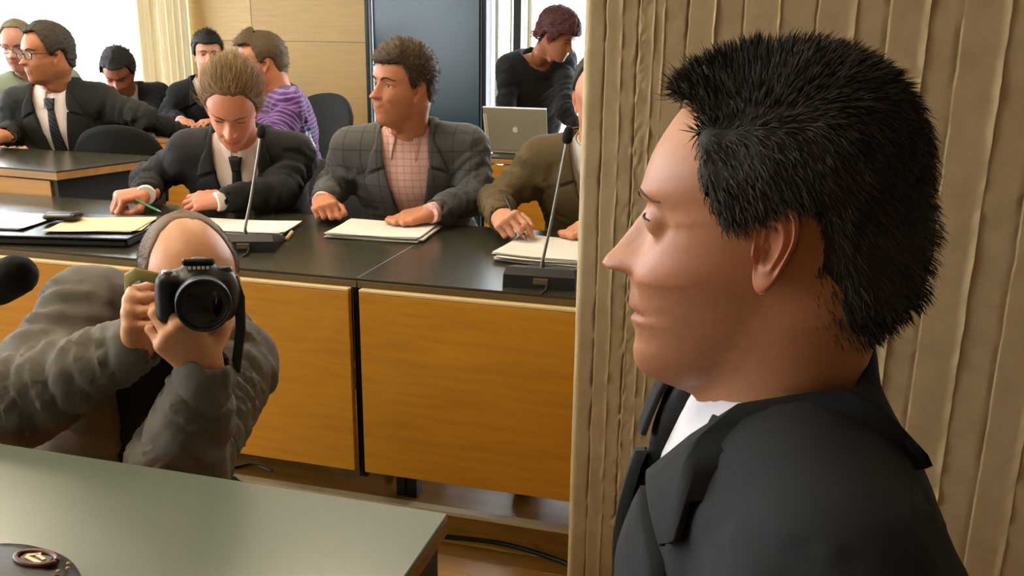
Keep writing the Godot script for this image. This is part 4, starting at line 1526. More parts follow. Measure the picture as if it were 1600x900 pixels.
# ---------------------------------------------------------------- furniture
# a desk of the row: top with wooden edge, front panel with a pale upper edge, steel legs
func desk(x0: float, x1: float, zf: float, depth: float, y: float, floor_y: float, label: String, group := "") -> Node3D:
	var o := thing("desk", label, "desk", Vector3((x0 + x1) / 2, 0, zf), 0.0, group)
	var w := x1 - x0 - 0.001
	part("desk_top", boxm(Vector3(w, 0.006, depth), 0.0004), M.lino, o, Vector3(0, y - 0.003, -depth / 2))
	part("top_board", boxm(Vector3(w, 0.022, depth), 0.002), M.dark_edge, o, Vector3(0, y - 0.0175, -depth / 2))
	part("front_panel", boxm(Vector3(w - 0.026, 0.466, 0.018), 0.0015), M.beech, o, Vector3(0, 0.527, 0.012), "orange veneered front panel")
	part("panel_edge", boxm(Vector3(w - 0.026, 0.007, 0.02), 0.001), M.pale_edge, o, Vector3(0, 0.7645, 0.012))
	for s in [-1.0, 1.0]:
		part("leg", boxm(Vector3(0.03, y - 0.03 - floor_y, 0.05), 0.003), M.black_metal, o, Vector3(s * (w / 2 - 0.016), (y - 0.03 + floor_y) / 2, -0.30))
		part("leg", boxm(Vector3(0.03, y - 0.03 - floor_y, 0.05), 0.003), M.black_metal, o, Vector3(s * (w / 2 - 0.016), (y - 0.03 + floor_y) / 2, -depth + 0.08))
		part("side_rail", boxm(Vector3(0.024, 0.03, depth - 0.1), 0.003), M.black_metal, o, Vector3(s * (w / 2 - 0.016), y - 0.045, -depth / 2))
		part("panel_post", boxm(Vector3(0.012, 0.50, 0.03), 0.002), M.black_metal, o, Vector3(s * (w / 2 - 0.006), 0.52, -0.013))
	return o

func chair(at: Vector3, turn: float, label: String, wide := 0.46, top := 0.98, group := "") -> Node3D:
	var o := thing("office_chair", label, "chair", at, turn, group)
	# backrest: bowed shell, rounded above; faces +z
	var q := MB.new()
	var nx := 18; var ny := 12
	for side in 2:
		for r in ny + 1:
			for c in nx + 1:
				var u := float(c) / nx * 2.0 - 1.0; var t := float(r) / ny
				var hw := wide / 2 * (0.86 + 0.14 * sin(PI * minf(t + 0.25, 1.0) * 0.5)) 
				var y0 := 0.50; var y1 := top - 0.055 * u * u - 0.05 * pow(absf(u), 6.0)
				var edge := 1.0 - pow(absf(u), 8.0)
				var z := -0.19 + 0.06 * u * u - 0.05 * t + (0.02 * edge * sin(PI * clampf(t, 0.02, 0.98)) if side == 0 else -0.018)
				q.add(Vector3(u * hw, lerpf(y0, y1, t), z))
	var per := (nx + 1) * (ny + 1)
	for r in ny:
		for c in nx:
			var a := r * (nx + 1) + c
			q.quad(a, a + 1, a + nx + 2, a + nx + 1)
			q.quad(per + a, per + a + nx + 1, per + a + nx + 2, per + a + 1)
	var ring := []
	for c in nx + 1: ring.append(c)
	for r in range(1, ny + 1): ring.append(r * (nx + 1) + nx)
	for c in range(nx - 1, -1, -1): ring.append(ny * (nx + 1) + c)
	for r in range(ny - 1, 0, -1): ring.append(r * (nx + 1))
	for k in ring.size():
		var a: int = ring[k]; var b: int = ring[(k + 1) % ring.size()]
		q.quad(b, a, per + a, per + b)
	part("backrest", q.mesh(), M.chair_black, o)
	part("seat", boxm(Vector3(wide, 0.06, 0.44), 0.022), M.chair_black, o, Vector3(0, 0.28, 0.06))
	var p := MB.new()
	p.tube([Vector3(0, 0.27, -0.12), Vector3(0, 0.30, -0.24), Vector3(0, 0.60, -0.25)], [0.016], 8)
	part("back_stem", p.mesh(), M.black_metal, o)
	var g := MB.new()
	g.tube([Vector3(0, 0.08, 0.03), Vector3(0, 0.255, 0.03)], [0.025], 10)
	part("gas_lift", g.mesh(), M.black_metal, o)
	for k in 5:
		var a := TAU * k / 5 + 0.3
		var l := MB.new()
		var e := Vector3(cos(a), 0, sin(a)) * 0.27 + Vector3(0, 0, 0.03)
		l.tube([Vector3(0, 0.10, 0.03), e + Vector3(0, 0.065, 0)], [0.022, 0.016], 8)
		part("leg", l.mesh(), M.black_metal, o)
		var c := MB.new()
		var ax := Vector3(-sin(a), 0, cos(a))
		c.tube([e + Vector3(0, 0.027, 0) - ax * 0.016, e + Vector3(0, 0.027, 0) + ax * 0.016], [0.027], 12)
		part("castor", c.mesh(), M.black_plastic, o)
	return o

func furniture() -> void:
	desk(-0.917, 0.85, -1.923, 0.665, 0.79, 0.068, "orange desk with dark top that runs behind the concrete pillar")
	desk(-2.72, -0.917, -1.923, 0.665, 0.79, 0.068, "orange desk with dark top behind the crouching photographer")
	# near table
	var t := thing("table", "grey-green topped table in front of the crouching photographer", "table", Vector3(-1.17, 0, -0.6))
	part("table_top", boxm(Vector3(1.60, 0.006, 0.86), 0.0015), M.lino_grey, t, Vector3(0, 0.737, 0))
	part("top_board", boxm(Vector3(1.60, 0.024, 0.86), 0.002), M.edge, t, Vector3(0, 0.722, 0), "tan wooden edge")
	part("side_panel", boxm(Vector3(0.022, 0.50, 0.80), 0.002), M.charcoal, t, Vector3(0.785, 0.46, 0))
	part("side_panel", boxm(Vector3(0.022, 0.50, 0.80), 0.002), M.charcoal, t, Vector3(-0.785, 0.46, 0))
	for sx in [-1.0, 1.0]:
		for sz in [-1.0, 1.0]: part("leg", boxm(Vector3(0.04, 0.71, 0.04), 0.003), M.black_metal, t, Vector3(sx * 0.75, 0.355, sz * 0.38))
	# desk of the man with glasses: its end is cut askew
	var up := MB.new()
	up.box(Vector3(3.3, 0.09, 1.42), Vector3(-3.93, 0.111, -3.24), 0.002)
	structure("floor_upper_platform", up.mesh(), M.boards[1])
	var d := thing("corner_desk", "orange desk with dark top and slanted end below the man with tie and glasses", "desk", Vector3(-2.60, 0.09, -2.614))
	var poly := PackedVector2Array([Vector2(-1.5, -0.14), Vector2(0.262, 0.036), Vector2(0.385, -0.42), Vector2(-1.5, -0.42)])
	var q := MB.new()
	q.prism(poly, 0.784, 0.79)
	part("desk_top", q.mesh(), M.lino, d)
	q = MB.new()
	q.prism(poly, 0.760, 0.784)
	part("top_board", q.mesh(), M.edge, d)
	q = MB.new()
	q.prism(PackedVector2Array([Vector2(-1.48, -0.150), Vector2(0.215, 0.018), Vector2(0.215, -0.002), Vector2(-1.48, -0.170)]), 0.28, 0.752)
	part("front_panel", q.mesh(), M.beech, d)
	q = MB.new()
	q.prism(PackedVector2Array([Vector2(0.238, 0.01), Vector2(0.358, -0.41), Vector2(0.338, -0.41), Vector2(0.218, 0.01)]), 0.10, 0.755)
	part("end_panel", q.mesh(), M.charcoal, d)
	for p in [Vector2(-1.4, -0.25), Vector2(-1.4, -0.38), Vector2(0.15, -0.06), Vector2(0.28, -0.37)]:
		part("leg", boxm(Vector3(0.035, 0.69, 0.035), 0.003), M.black_metal, d, Vector3(p.x, 0.413, p.y))
	for p in [Vector3(0.262, 0.62, -0.07), Vector3(0.285, 0.48, -0.15)]:
		var bolt := MB.new()
		bolt.tube([p, p + Vector3(0.010, 0, 0.003)], [0.006], 10)
		part("bolt", bolt.mesh(), M.steel, d)
	# desk below the window
	desk2("window_desk", -4.9, -2.45, -4.24, 0.40, "orange desk standing below the bright window")
	desk2("laptop_desk", -1.29, 0.3, -4.10, 0.48, "orange desk that carries the silver laptop")
	desk2("side_desk", -2.10, -1.735, -3.28, 0.26, "narrow desk in front of the man in the striped jersey")
	chair(Vector3(-2.60, 0.158, -3.33), deg_to_rad(200), "wide dark office chair under the arm of the man with glasses", 0.35, 0.825)
	chair(Vector3(-2.19, 0.068, -3.99), deg_to_rad(-14), "black office chair behind the man in the striped jersey", 0.38, 0.985)
	chair(Vector3(-1.66, 0.068, -3.0), deg_to_rad(5), "black office chair behind the man with tied back hair", 0.46, 0.80)
	chair(Vector3(-3.30, 0.068, -4.98), 0.3, "black office chair between the two dark suited men by the window", 0.46, 0.93)

func desk2(called: String, x0: float, x1: float, zf: float, depth: float, label: String) -> void:
	var o := thing(called, label, "desk", Vector3((x0 + x1) / 2, 0, zf))
	var w := x1 - x0
	part("desk_top", boxm(Vector3(w, 0.006, depth), 0.0015), M.lino, o, Vector3(0, 0.787, -depth / 2))
	part("top_board", boxm(Vector3(w, 0.024, depth), 0.002), M.edge, o, Vector3(0, 0.772, -depth / 2))
	part("front_panel", boxm(Vector3(w - 0.02, 0.45, 0.018), 0.0015), M.beech, o, Vector3(0, 0.53, -0.012))
	for sx in [-1.0, 1.0]:
		for z in [-0.06, -depth + 0.06]: part("leg", boxm(Vector3(0.035, 0.692, 0.035), 0.003), M.black_metal, o, Vector3(sx * (w / 2 - 0.03), 0.414, z - 0.0))

# ---------------------------------------------------------------- the seated man in profile
func skin(c: Color, rough := 0.45) -> StandardMaterial3D:
	var m := vmat(c, rough)
	m.subsurf_scatter_enabled = true
	m.subsurf_scatter_strength = 0.12
	triplanar(m, Vector3(22, 22, 22), true)
	m.heightmap_enabled = true
	m.heightmap_scale = 0.022
	m.heightmap_texture = weave()
	return m

func cloth(c: Color, rough := 0.9, rim := 0.3) -> StandardMaterial3D:
	var m := triplanar(mat(c, rough), Vector3(14, 14, 14), true)
	m.heightmap_enabled = true
	m.heightmap_scale = 0.03
	m.heightmap_texture = weave()
	m.rim_enabled = true; m.rim = rim * 0.4; m.rim_tint = 0.6
	return m

var weave_tex: NoiseTexture2D
func weave() -> NoiseTexture2D:
	if weave_tex == null: weave_tex = noise_tex(70, 0.25, [], 256, FastNoiseLite.TYPE_SIMPLEX, 2)
	return weave_tex

func base_spec(skin_c: Color, hair_c: Color, jacket_c: Color) -> Dictionary:
	return {"skin": skin(skin_c), "hair": mat(hair_c, 0.7), "jacket": cloth(jacket_c), "eye_mat": vmat(Color.WHITE, 0.15), "lash": mat(Color(0.03, 0.022, 0.018), 0.7), "brow_mat": mat(hair_c.darkened(0.15), 0.8), "face": new_head()}

func seated_man() -> void:
	var o := thing("person", "man in profile with dark jacket over white t-shirt, seated by concrete pillar", "person")
	var S := base_spec(Color(0.68, 0.455, 0.315), Color(0.11, 0.085, 0.06), Color(0.048, 0.060, 0.068))
	S.face = new_head(0.98, 1.13, 0.90, 1.06)
	var h: Head = S.face
	h.top = 0.124; h.shift = 0.016
	for k in h.ZB.size():
		h.ZB[k] *= 0.93
		h.ZF[k] -= 0.17 * (minf(-0.135 + 0.001 * k, 0.09) + 0.01)      # chin forward, forehead sloping back
	h.hair_thick = [[0.0, 0.010], [30.0, 0.013], [60.0, 0.006], [90.0, 0.007], [120.0, 0.010], [180.0, 0.012]]
	h.hair_line = [[0.0, 0.107], [30.0, 0.107], [45.0, 0.100], [54.0, 0.086], [58.0, 0.06], [62.0, 0.028], [70.0, 0.010], [84.0, 0.018], [112.0, 0.024], [117.0, -0.003], [123.0, -0.033], [132.0, -0.05], [150.0, -0.068], [180.0, -0.072]]
	h.lock_amp = 0.004; h.lock_freq = 45.0
	S.hip = Vector3(0.085, 0.52, -0.76); S.neck = Vector3(0.026, 1.076, -0.722); S.fwd = Vector3(-0.972, 0, 0.20); S.collar_back = 0.052; S.collar_drop = 0.085; S.lapel_lift = 0.009
	S.collar_w = 0.052; S.lapel_w = 0.085
	S.head = head_at(Vector3(-0.004, 1.214, -0.705), 82.0, 12.0)
	S.hs = 1.0; S.hcell = 0.0027; S.hair_cell = 0.005; S.cell = 0.011
	S.neck_r = 0.055; S.neck_k = 0.014; S.ear_rings = 14; S.ear_cols = 60; S.flare = 13.0; S.stubble = 0.4
	S.brow_mat = mat(Color(0.30, 0.20, 0.13), 0.8); S.brow_r = 0.6
	S.hair_extra = [cap(S.head * Vector3(0, -0.02, -0.058), S.head * Vector3(0, -0.040, -0.056), 0.057, 0.050, 0.02)]
	S.shirt = mat(Color(0.80, 0.79, 0.82), 0.8)
	S.collar = false
	S.girth = 1.05; S.sh_w = 0.172
	S.el = Vector3(0.13, 0.77, -0.50); S.wl = Vector3(-0.08, 0.64, -0.58)
	S.er = Vector3(0.10, 0.77, -0.97); S.wr = Vector3(-0.08, 0.64, -0.88)
	S.hands = [hand(S.wl, Vector3(-0.9, -0.1, -0.3), Vector3(0, 1, 0.1), 1.0, RELAX, TH_SIDE), hand(S.wr, Vector3(-0.9, -0.1, 0.3), Vector3(0, 1, 0), -1.0, RELAX, TH_SIDE)]
	S.eyes = "open"; S.iris = Color(0.14, 0.19, 0.21); S.gaze = 0.6
	S.v = -0.20; S.v_slope = 0.20
	var D := dress(o, S)
	legs(o, S.hip, D.f, [Vector3(-0.24, 0.52, -0.64), Vector3(-0.24, 0.52, -0.88)], [Vector3(-0.26, 0.0, -0.64), Vector3(-0.26, 0.0, -0.88)], M.trouser, M.shoe)
	# short hair, blade by blade
	var rng := RandomNumberGenerator.new()
	rng.seed = 5
	src_flipped = true
	var inv: Transform3D = D.hp.xf
	var bs: Basis = D.hxs.basis.orthonormalized()
	var comb := func(p: Vector3, n: Vector3) -> Vector3:
		var q: Vector3 = inv * p
		var d := Vector3(0, -0.9, -0.35)
		var top := smoothstep(0.06, 0.11, q.y)
		var th := deg_to_rad(lerpf(35.0, 205.0, smoothstep(0.07, -0.13, q.z)))
		d = d.lerp(Vector3(0, sin(th), cos(th)), top)
		return (bs * d.normalized() + n * (0.25 + 0.5 * top)).normalized()
	var keep := func(p: Vector3) -> bool: return h.f(inv * p) > 0.0005 and rng.randf() < 0.4 + 0.6 * smoothstep(-0.02, 0.06, (inv * p).y)
	var tint := func(p: Vector3, r: float) -> Color:
		return Color(0.010, 0.0072, 0.0046).lerp(Color(0.055, 0.033, 0.017), r * r)
	var sm := strands(S.hair_mb, 17000, rng, 0.0105, 0.0005, comb, keep, tint)
	var tuft := strands(S.hair_mb, 1100, rng, 0.018, 0.0005, comb, func(p: Vector3) -> bool: return (inv * p).z > 0.02 and (inv * p).y > 0.108 and h.f(inv * p) > 0.001, tint)
	var hm := vmat(Color.WHITE, 0.8)
	part("hair_strands", sm.mesh(), hm, o).set_meta("kind", "stuff")
	part("hair_tuft", tuft.mesh(), hm, o).set_meta("kind", "stuff")

# ---------------------------------------------------------------- the photographer
func photographer() -> void:
	var o := thing("person", "balding photographer in grey-brown cardigan crouching with black camera at his face", "person")
	var S := base_spec(Color(0.79, 0.57, 0.415), Color(0.40, 0.30, 0.20), Color(0.37, 0.35, 0.32))
	var h: Head = S.face
	h.hair_line = [[0.0, 0.112], [20.0, 0.112], [34.0, 0.112], [44.0, 0.100], [52.0, 0.078], [57.0, 0.045], [64.0, 0.018], [74.0, 0.008], [88.0, 0.02], [112.0, 0.024], [117.0, -0.003], [123.0, -0.033], [132.0, -0.05], [180.0, -0.07]]
	h.hair_thick = [[0.0, 0.0012], [40.0, 0.002], [60.0, 0.003], [100.0, 0.005], [180.0, 0.007]]
	h.lock_amp = 0.001; h.edge = 0.03; h.lock_freq = 60.0
	S.hip = Vector3(-1.30, 0.44, -1.47); S.neck = Vector3(-1.000, 0.840, -1.380); S.fwd = Vector3(0.90, 0, 0.43)
	S.head = head_at(Vector3(-0.925, 0.918, -1.300), 222.0, -12.0, 2.0)
	S.hs = 0.98; S.hcell = 0.0048; S.hair_cell = 0.0055; S.cell = 0.010; S.hand_cell = 0.0032
	S.shirt = cloth(Color(0.045, 0.05, 0.06)); S.collar = false; S.crew = true; S.lapels = false
	S.v = -0.62; S.v_slope = 0.26; S.girth = 1.12; S.fold = 0.0045; S.grow = 0.016
	S.sr = Vector3(-1.130, 0.862, -1.285); S.er = Vector3(-1.085, 0.775, -1.060); S.wr = Vector3(-0.905, 0.893, -1.118)
	S.sl = Vector3(-0.945, 0.745, -1.420); S.el = Vector3(-0.872, 0.680, -1.150); S.wl = Vector3(-0.790, 0.858, -1.125)
	S.sleeve = [0.088, 0.078, 0.044]; S.cuff = 0.0
	S.eyes = "open"; S.flush = 0.6
	# right hand closed round the grip, left hand cupped under the lens
	var rt := Vector3(0.964, 0, -0.267); var vw := Vector3(0.60, 0.32, 0.73)        # across and towards the one he aims at
	S.wr = Vector3(-0.925, 0.882, -1.142); S.er = Vector3(-1.135, 0.775, -1.130)
	S.hands = [
		hand(S.wr, vw * 0.62 + Vector3(0, 0.70, 0), -rt * 0.92 + vw * 0.25, -1.0, [[58, 50, 25], [76, 44, 20], [80, 46, 22], [82, 48, 24]], [[0.5, 0.6, -0.6], [0.2, 0.6, -0.75], [0.0, 0.7, -0.6]], 2.0, 1.0),
		hand(S.wl, -rt * 0.45 + Vector3(0, 0.62, 0) + vw * 0.30, vw * 0.85 - Vector3(0, 0.45, 0), 1.0, [[40, 44, 24], [42, 48, 26], [44, 50, 28], [46, 52, 28]], [[0.8, 0.5, -0.3], [0.5, 0.8, -0.3], [0.2, 0.9, -0.2]], 3.0, 0.95)]
	var D := dress(o, S)
	# kneeling legs
	legs(o, S.hip, D.f, [Vector3(-0.95, 0.40, -1.45), Vector3(-1.12, 0.12, -1.24)], [Vector3(-0.98, 0.0, -1.55), Vector3(-1.48, 0.02, -1.42)], M.trouser, M.shoe)
	var rng := RandomNumberGenerator.new()
	rng.seed = 6
	var inv: Transform3D = D.hp.xf
	var bs: Basis = D.hxs.basis.orthonormalized()
	var sm := strands(S.hair_mb, 8000, rng, 0.0085, 0.00055, func(p: Vector3, n: Vector3) -> Vector3: return (bs * Vector3(0, -0.7, -0.5) + n * 0.25).normalized(), func(p: Vector3) -> bool: return h.f(inv * p) > 0.001, func(p: Vector3, r: float) -> Color: return Color(0.020, 0.014, 0.007).lerp(Color(0.075, 0.055, 0.030), r))
	part("hair_strands", sm.mesh(), vmat(Color.WHITE, 0.8), o).set_meta("kind", "stuff")
	camera_thing()

func camera_thing() -> void:
	# looks along +z in its own axes
	var c := Vector3(-0.802, 0.980, -1.140)
	var o := thing("camera", "black camera with a round zoom lens held up by the photographer", "camera", c)
	o.rotation = Vector3(deg_to_rad(-7), deg_to_rad(36), deg_to_rad(-3))
	var blk := mat(Color(0.022, 0.022, 0.024), 0.45)
	var gloss := mat(Color(0.018, 0.018, 0.02), 0.25)
	var q := MB.new()
	net_all(q, [fcap(Vector3(-0.036, -0.006, 0), Vector3(0.034, -0.006, 0), 0.024, 0.026, Basis.IDENTITY, Vector3(1, 0.62, 1), 0.01), fcap(Vector3(0, 0.02, 0.004), Vector3(0, 0.038, 0.004), 0.026, 0.015, Basis.IDENTITY, Vector3(0.8, 1, 0.8), 0.014), cap(Vector3(-0.046, -0.03, 0.016), Vector3(-0.046, 0.016, 0.018), 0.015, 0.015, 0.012)], 0.004)
	part("camera_body", q.mesh(), blk, o)
	q = MB.new()
	q.box(Vector3(0.046, 0.010, 0.02), Vector3(0, 0.046, 0.016), 0.003)
	part("flash_cover", q.mesh(), gloss, o)
	q = MB.new()
	for k in 5: q.box(Vector3(0.0042, 0.0046, 0.0012), Vector3(-0.0125 + 0.0062 * k, 0.0385, 0.0275 + 0.001), 0.0003)
	part("lettering", q.mesh(), mat(Color(0.8, 0.8, 0.8), 0.5), o)
	var lens := MB.new()
	var fw := Transform3D(Basis(Vector3.RIGHT, PI / 2), Vector3(0.004, -0.008, 0.0))
	lens.lathe([Vector2(0.0, 0.01), Vector2(0.034, 0.012), Vector2(0.034, 0.03), Vector2(0.0365, 0.031), Vector2(0.0365, 0.052), Vector2(0.035, 0.053), Vector2(0.035, 0.058), Vector2(0.038, 0.059), Vector2(0.0385, 0.086), Vector2(0.0375, 0.088), Vector2(0.0345, 0.088), Vector2(0.0335, 0.082), Vector2(0.030, 0.078), Vector2(0.0, 0.076)], fw, 36)
	part("lens", lens.mesh(), blk, o)
	var ring := MB.new()
	ring.lathe([Vector2(0.0372, 0.054), Vector2(0.0388, 0.0545), Vector2(0.0388, 0.0572), Vector2(0.0372, 0.0578)], fw, 36)
	part("lens_ring", ring.mesh(), mat(Color(0.16, 0.19, 0.22), 0.35, 0.5), o)
	var gl := MB.new()
	gl.lathe([Vector2(0.0, 0.0815), Vector2(0.012, 0.0808), Vector2(0.022, 0.079), Vector2(0.029, 0.0765)], fw, 28)
	part("front_glass", gl.mesh(), mat(Color(0.012, 0.014, 0.016), 0.08), o)
	q = MB.new()
	q.tube([Vector3(-0.044, 0.026, 0.016), Vector3(-0.044, 0.034, 0.017)], [0.008, 0.0075], 14)
	part("shutter_button", q.mesh(), mat(Color(0.5, 0.5, 0.5), 0.3, 0.7), o)
	q = MB.new()
	q.tube([Vector3(0.036, 0.026, 0.0), Vector3(0.036, 0.036, 0.0)], [0.013, 0.0125], 18)
	part("mode_dial", q.mesh(), blk, o)
	q = MB.new()
	q.tube([Vector3(0.048, 0.02, 0.004), Vector3(0.058, -0.01, 0.008), Vector3(0.058, -0.06, 0.006), Vector3(0.050, -0.13, -0.01)], [0.0075], 8, 0.25, Vector3.BACK)
	part("strap", q.mesh(), blk, o, Vector3.ZERO, "black neck strap")
	q = MB.new()
	q.tube([Vector3(-0.056, 0.020, -0.004), Vector3(-0.085, 0.026, -0.02), Vector3(-0.100, 0.015, -0.05), Vector3(-0.104, -0.04, -0.10)], [0.010], 8, 0.25, Vector3.RIGHT)
	part("strap", q.mesh(), mat(Color(0.45, 0.40, 0.06), 0.7), o, Vector3.ZERO, "yellow strap end")

# ---------------------------------------------------------------- the men at the desks
func check_tex() -> ImageTexture:
	var im := Image.create(128, 128, false, Image.FORMAT_RGB8)
	var rng := RandomNumberGenerator.new()
	rng.seed = 9
	for y in 128:
		for x in 128:
			var v := 0.31 + rng.randf_range(-0.035, 0.035)
			var c := Color(v * 1.0, v * 1.0, v * 0.99)
			if x % 64 < 5: c = c.lerp(Color(0.13, 0.15, 0.20), 0.55)
			if y % 64 < 5: c = c.lerp(Color(0.13, 0.15, 0.20), 0.55)
			if x % 64 > 30 and x % 64 < 34: c = c.lerp(Color(0.36, 0.30, 0.24), 0.5)
			if y % 64 > 30 and y % 64 < 34: c = c.lerp(Color(0.36, 0.30, 0.24), 0.5)
			im.set_pixel(x, y, c)
	return ImageTexture.create_from_image(im)

func desk_men() -> void:
	hand_floor = 0.794
	long_haired()
	hand_floor = 0.808
	plaid_man()
	hand_floor = 0.812
	olive_man()
	hand_floor = 0.884
	glasses_man()
	hand_floor = -1.0

func long_haired() -> void:
	var o := thing("person", "man with tied back blond hair, black suit and tie, head bowed over papers", "person")
	var S := base_spec(Color(0.80, 0.52, 0.40), Color(0.40, 0.29, 0.16), Color(0.075, 0.07, 0.058))
	var h: Head = S.face
	h.hair_line = [[0.0, 0.088], [20.0, 0.088], [38.0, 0.082], [50.0, 0.066], [58.0, 0.045], [66.0, 0.015], [74.0, -0.012], [100.0, -0.035], [140.0, -0.07], [180.0, -0.08]]
	h.hair_thick = [[0.0, 0.003], [50.0, 0.004], [90.0, 0.007], [180.0, 0.012]]
	h.edge = 0.035; h.lock_amp = 0.004; h.lock_freq = 26.0; h.lock_stretch = Vector3(1.8, 0.8, 0.45)
	h.smile = 0.5; h.cheek = 0.002
	S.hip = Vector3(-1.76, 0.54, -2.93); S.neck = Vector3(-1.655, 1.010, -2.635); S.fwd = Vector3(0.30, 0, 0.95)
	S.head = head_at(Vector3(-1.590, 1.118, -2.505), 203.0, 40.0, -4.0)
	S.hs = 0.98; S.hcell = 0.0055; S.hair_cell = 0.0055; S.cell = 0.0115; S.hand_cell = 0.004
	S.shirt = mat(Color(0.90, 0.84, 0.83), 0.8); S.tie = mat(Color(0.02, 0.02, 0.02), 0.6)
	S.v = -0.34; S.v_slope = 0.24; S.cuffs = true; S.girth = 1.12
	S.er = Vector3(-2.005, 0.862, -2.62); S.wr = Vector3(-1.880, 0.852, -2.440)
	S.el = Vector3(-1.490, 0.862, -2.60); S.wl = Vector3(-1.605, 0.846, -2.455)
	S.hands = [hand(S.wr, Vector3(-0.35, 0.0, 0.75), Vector3(0.12, 1.0, 0.25), -1.0, [[62, 72, 40], [68, 84, 45], [72, 86, 45], [76, 84, 45]], TH_FIST, 3.0),
		hand(S.wl, Vector3(-0.93, -0.05, 0.22), Vector3(0.10, 0.85, 0.55), 1.0, [[22, 28, 15], [26, 34, 18], [30, 38, 20], [34, 40, 20]], TH_SIDE, 5.0)]
	S.eyes = "shut"; S.flush = 0.8; S.stubble = 0.15
	S.hair_look = func(p: Vector3) -> Color:
		var q := inv_of(S) * p
		var v := 1.0 + 0.5 * skin_noise.get_noise_3dv(Vector3(q.x * 160.0, q.y * 60.0, q.z * 40.0))
		return Color(v, v, v)
	S.hair.vertex_color_use_as_albedo = true
	var D := dress(o, S)
	legs(o, S.hip, D.f, [Vector3(-1.60, 0.56, -2.52), Vector3(-1.84, 0.56, -2.50)], [Vector3(-1.58, 0.07, -2.44), Vector3(-1.84, 0.07, -2.44)], M.trouser, M.shoe)
	fuzz(o, S, D, 6000, 0.045, Vector3(0, 0.35, -0.93), Color(0.14, 0.08, 0.03), Color(0.55, 0.36, 0.17), 0.02)
	# pin on the lapel
	var q := MB.new()
	q.box(Vector3(0.008, 0.008, 0.004), hit(D.jp, D.f * Vector3(0.105, -0.15, 0.4), -D.f.basis.z) + D.f.basis.z * 0.012, 0.001)
	part("lapel_pin", q.mesh(), mat(Color(0.8, 0.5, 0.45), 0.4), o)

func inv_of(S: Dictionary) -> Transform3D:
	return (S.head as Transform3D).affine_inverse()

func plaid_man() -> void:
	var o := thing("person", "smiling brown-haired man in grey checked blazer and pink shirt behind the desk", "person")
	var S := base_spec(Color(0.76, 0.50, 0.36), Color(0.20, 0.13, 0.07), Color(0.2, 0.2, 0.2))
	var j := triplanar(mat(Color.WHITE, 0.9), Vector3(9, 9, 9), true)
	j.albedo_texture = check_tex()
	j.rim_enabled = true; j.rim = 0.1; j.rim_tint = 0.5
	S.jacket = j
	var h: Head = S.face
	h.hair_line = [[0.0, 0.080], [30.0, 0.083], [48.0, 0.08], [56.0, 0.06], [62.0, 0.03], [68.0, 0.008], [76.0, 0.0], [88.0, 0.02], [112.0, 0.024], [117.0, -0.003], [123.0, -0.033], [132.0, -0.05], [180.0, -0.07]]
	h.hair_thick = [[0.0, 0.014], [45.0, 0.014], [70.0, 0.006], [110.0, 0.008], [180.0, 0.010]]
	h.edge = 0.018; h.lock_amp = 0.003; h.lock_freq = 30.0; h.lock_stretch = Vector3(0.5, 1.5, 1.5)
	h.smile = 1.2; h.cheek = 0.003
	S.hip = Vector3(-1.15, 0.55, -2.98); S.neck = Vector3(-1.098, 1.045, -2.700); S.fwd = Vector3(0.25, 0, 0.97)
	S.head = head_at(Vector3(-1.082, 1.185, -2.62), 152.0, 3.0, -4.0)
	S.hs = 0.97; S.hcell = 0.0052; S.hair_cell = 0.0055; S.cell = 0.0115; S.hand_cell = 0.004
	S.shirt = triplanar(mat(Color.WHITE, 0.85), Vector3(22, 22, 22), true)
	S.shirt.albedo_texture = pink_check()
	S.collar_gap = 26.0
	S.v = -0.42; S.v_slope = 0.19; S.girth = 1.06; S.sh_w = 0.178; S.skirt_open = true
	S.er = Vector3(-1.372, 0.862, -2.74); S.wr = Vector3(-1.312, 0.850, -2.535)
	S.el = Vector3(-0.865, 0.862, -2.72); S.wl = Vector3(-0.932, 0.844, -2.505)
	S.hands = [hand(S.wr, Vector3(0.45, -0.05, 0.85), Vector3(-0.2, 1.0, 0.2), -1.0, [[60, 70, 40], [66, 80, 45], [70, 84, 45], [74, 84, 45]], TH_FIST, 3.0),
		hand(S.wl, Vector3(-0.80, -0.22, 0.42), Vector3(-0.05, 0.9, 0.45), 1.0, [[24, 30, 16], [24, 34, 18], [26, 36, 20], [30, 38, 20]], TH_SIDE, 6.0)]
	S.eyes = "narrow"; S.flush = 0.7
	S.cuffs = true
	var D := dress(o, S)
	legs(o, S.hip, D.f, [Vector3(-1.05, 0.56, -2.55), Vector3(-1.27, 0.56, -2.55)], [Vector3(-1.06, 0.07, -2.48), Vector3(-1.28, 0.07, -2.48)], M.trouser, M.shoe)
	fuzz(o, S, D, 3000, 0.022, Vector3(-0.8, -0.15, -0.35), Color(0.05, 0.028, 0.012), Color(0.22, 0.135, 0.06), 0.03)
	# watch on the left wrist
	var w := MB.new()
	var d: Vector3 = (S.wl - S.el).normalized()
	w.tube([S.wl - d * 0.008, S.wl + d * 0.010], [0.0305], 18)
	part("wristwatch", w.mesh(), mat(Color(0.7, 0.7, 0.68), 0.3, 0.8), o)

func pink_check() -> ImageTexture:
	var im := Image.create(64, 64, false, Image.FORMAT_RGB8)
	for y in 64:
		for x in 64:
			var c := Color(0.90, 0.74, 0.70)
			if x % 32 < 8: c = c.lerp(Color(0.74, 0.55, 0.56), 0.5)
			if y % 32 < 8: c = c.lerp(Color(0.74, 0.55, 0.56), 0.5)
			im.set_pixel(x, y, c)
	return ImageTexture.create_from_image(im)

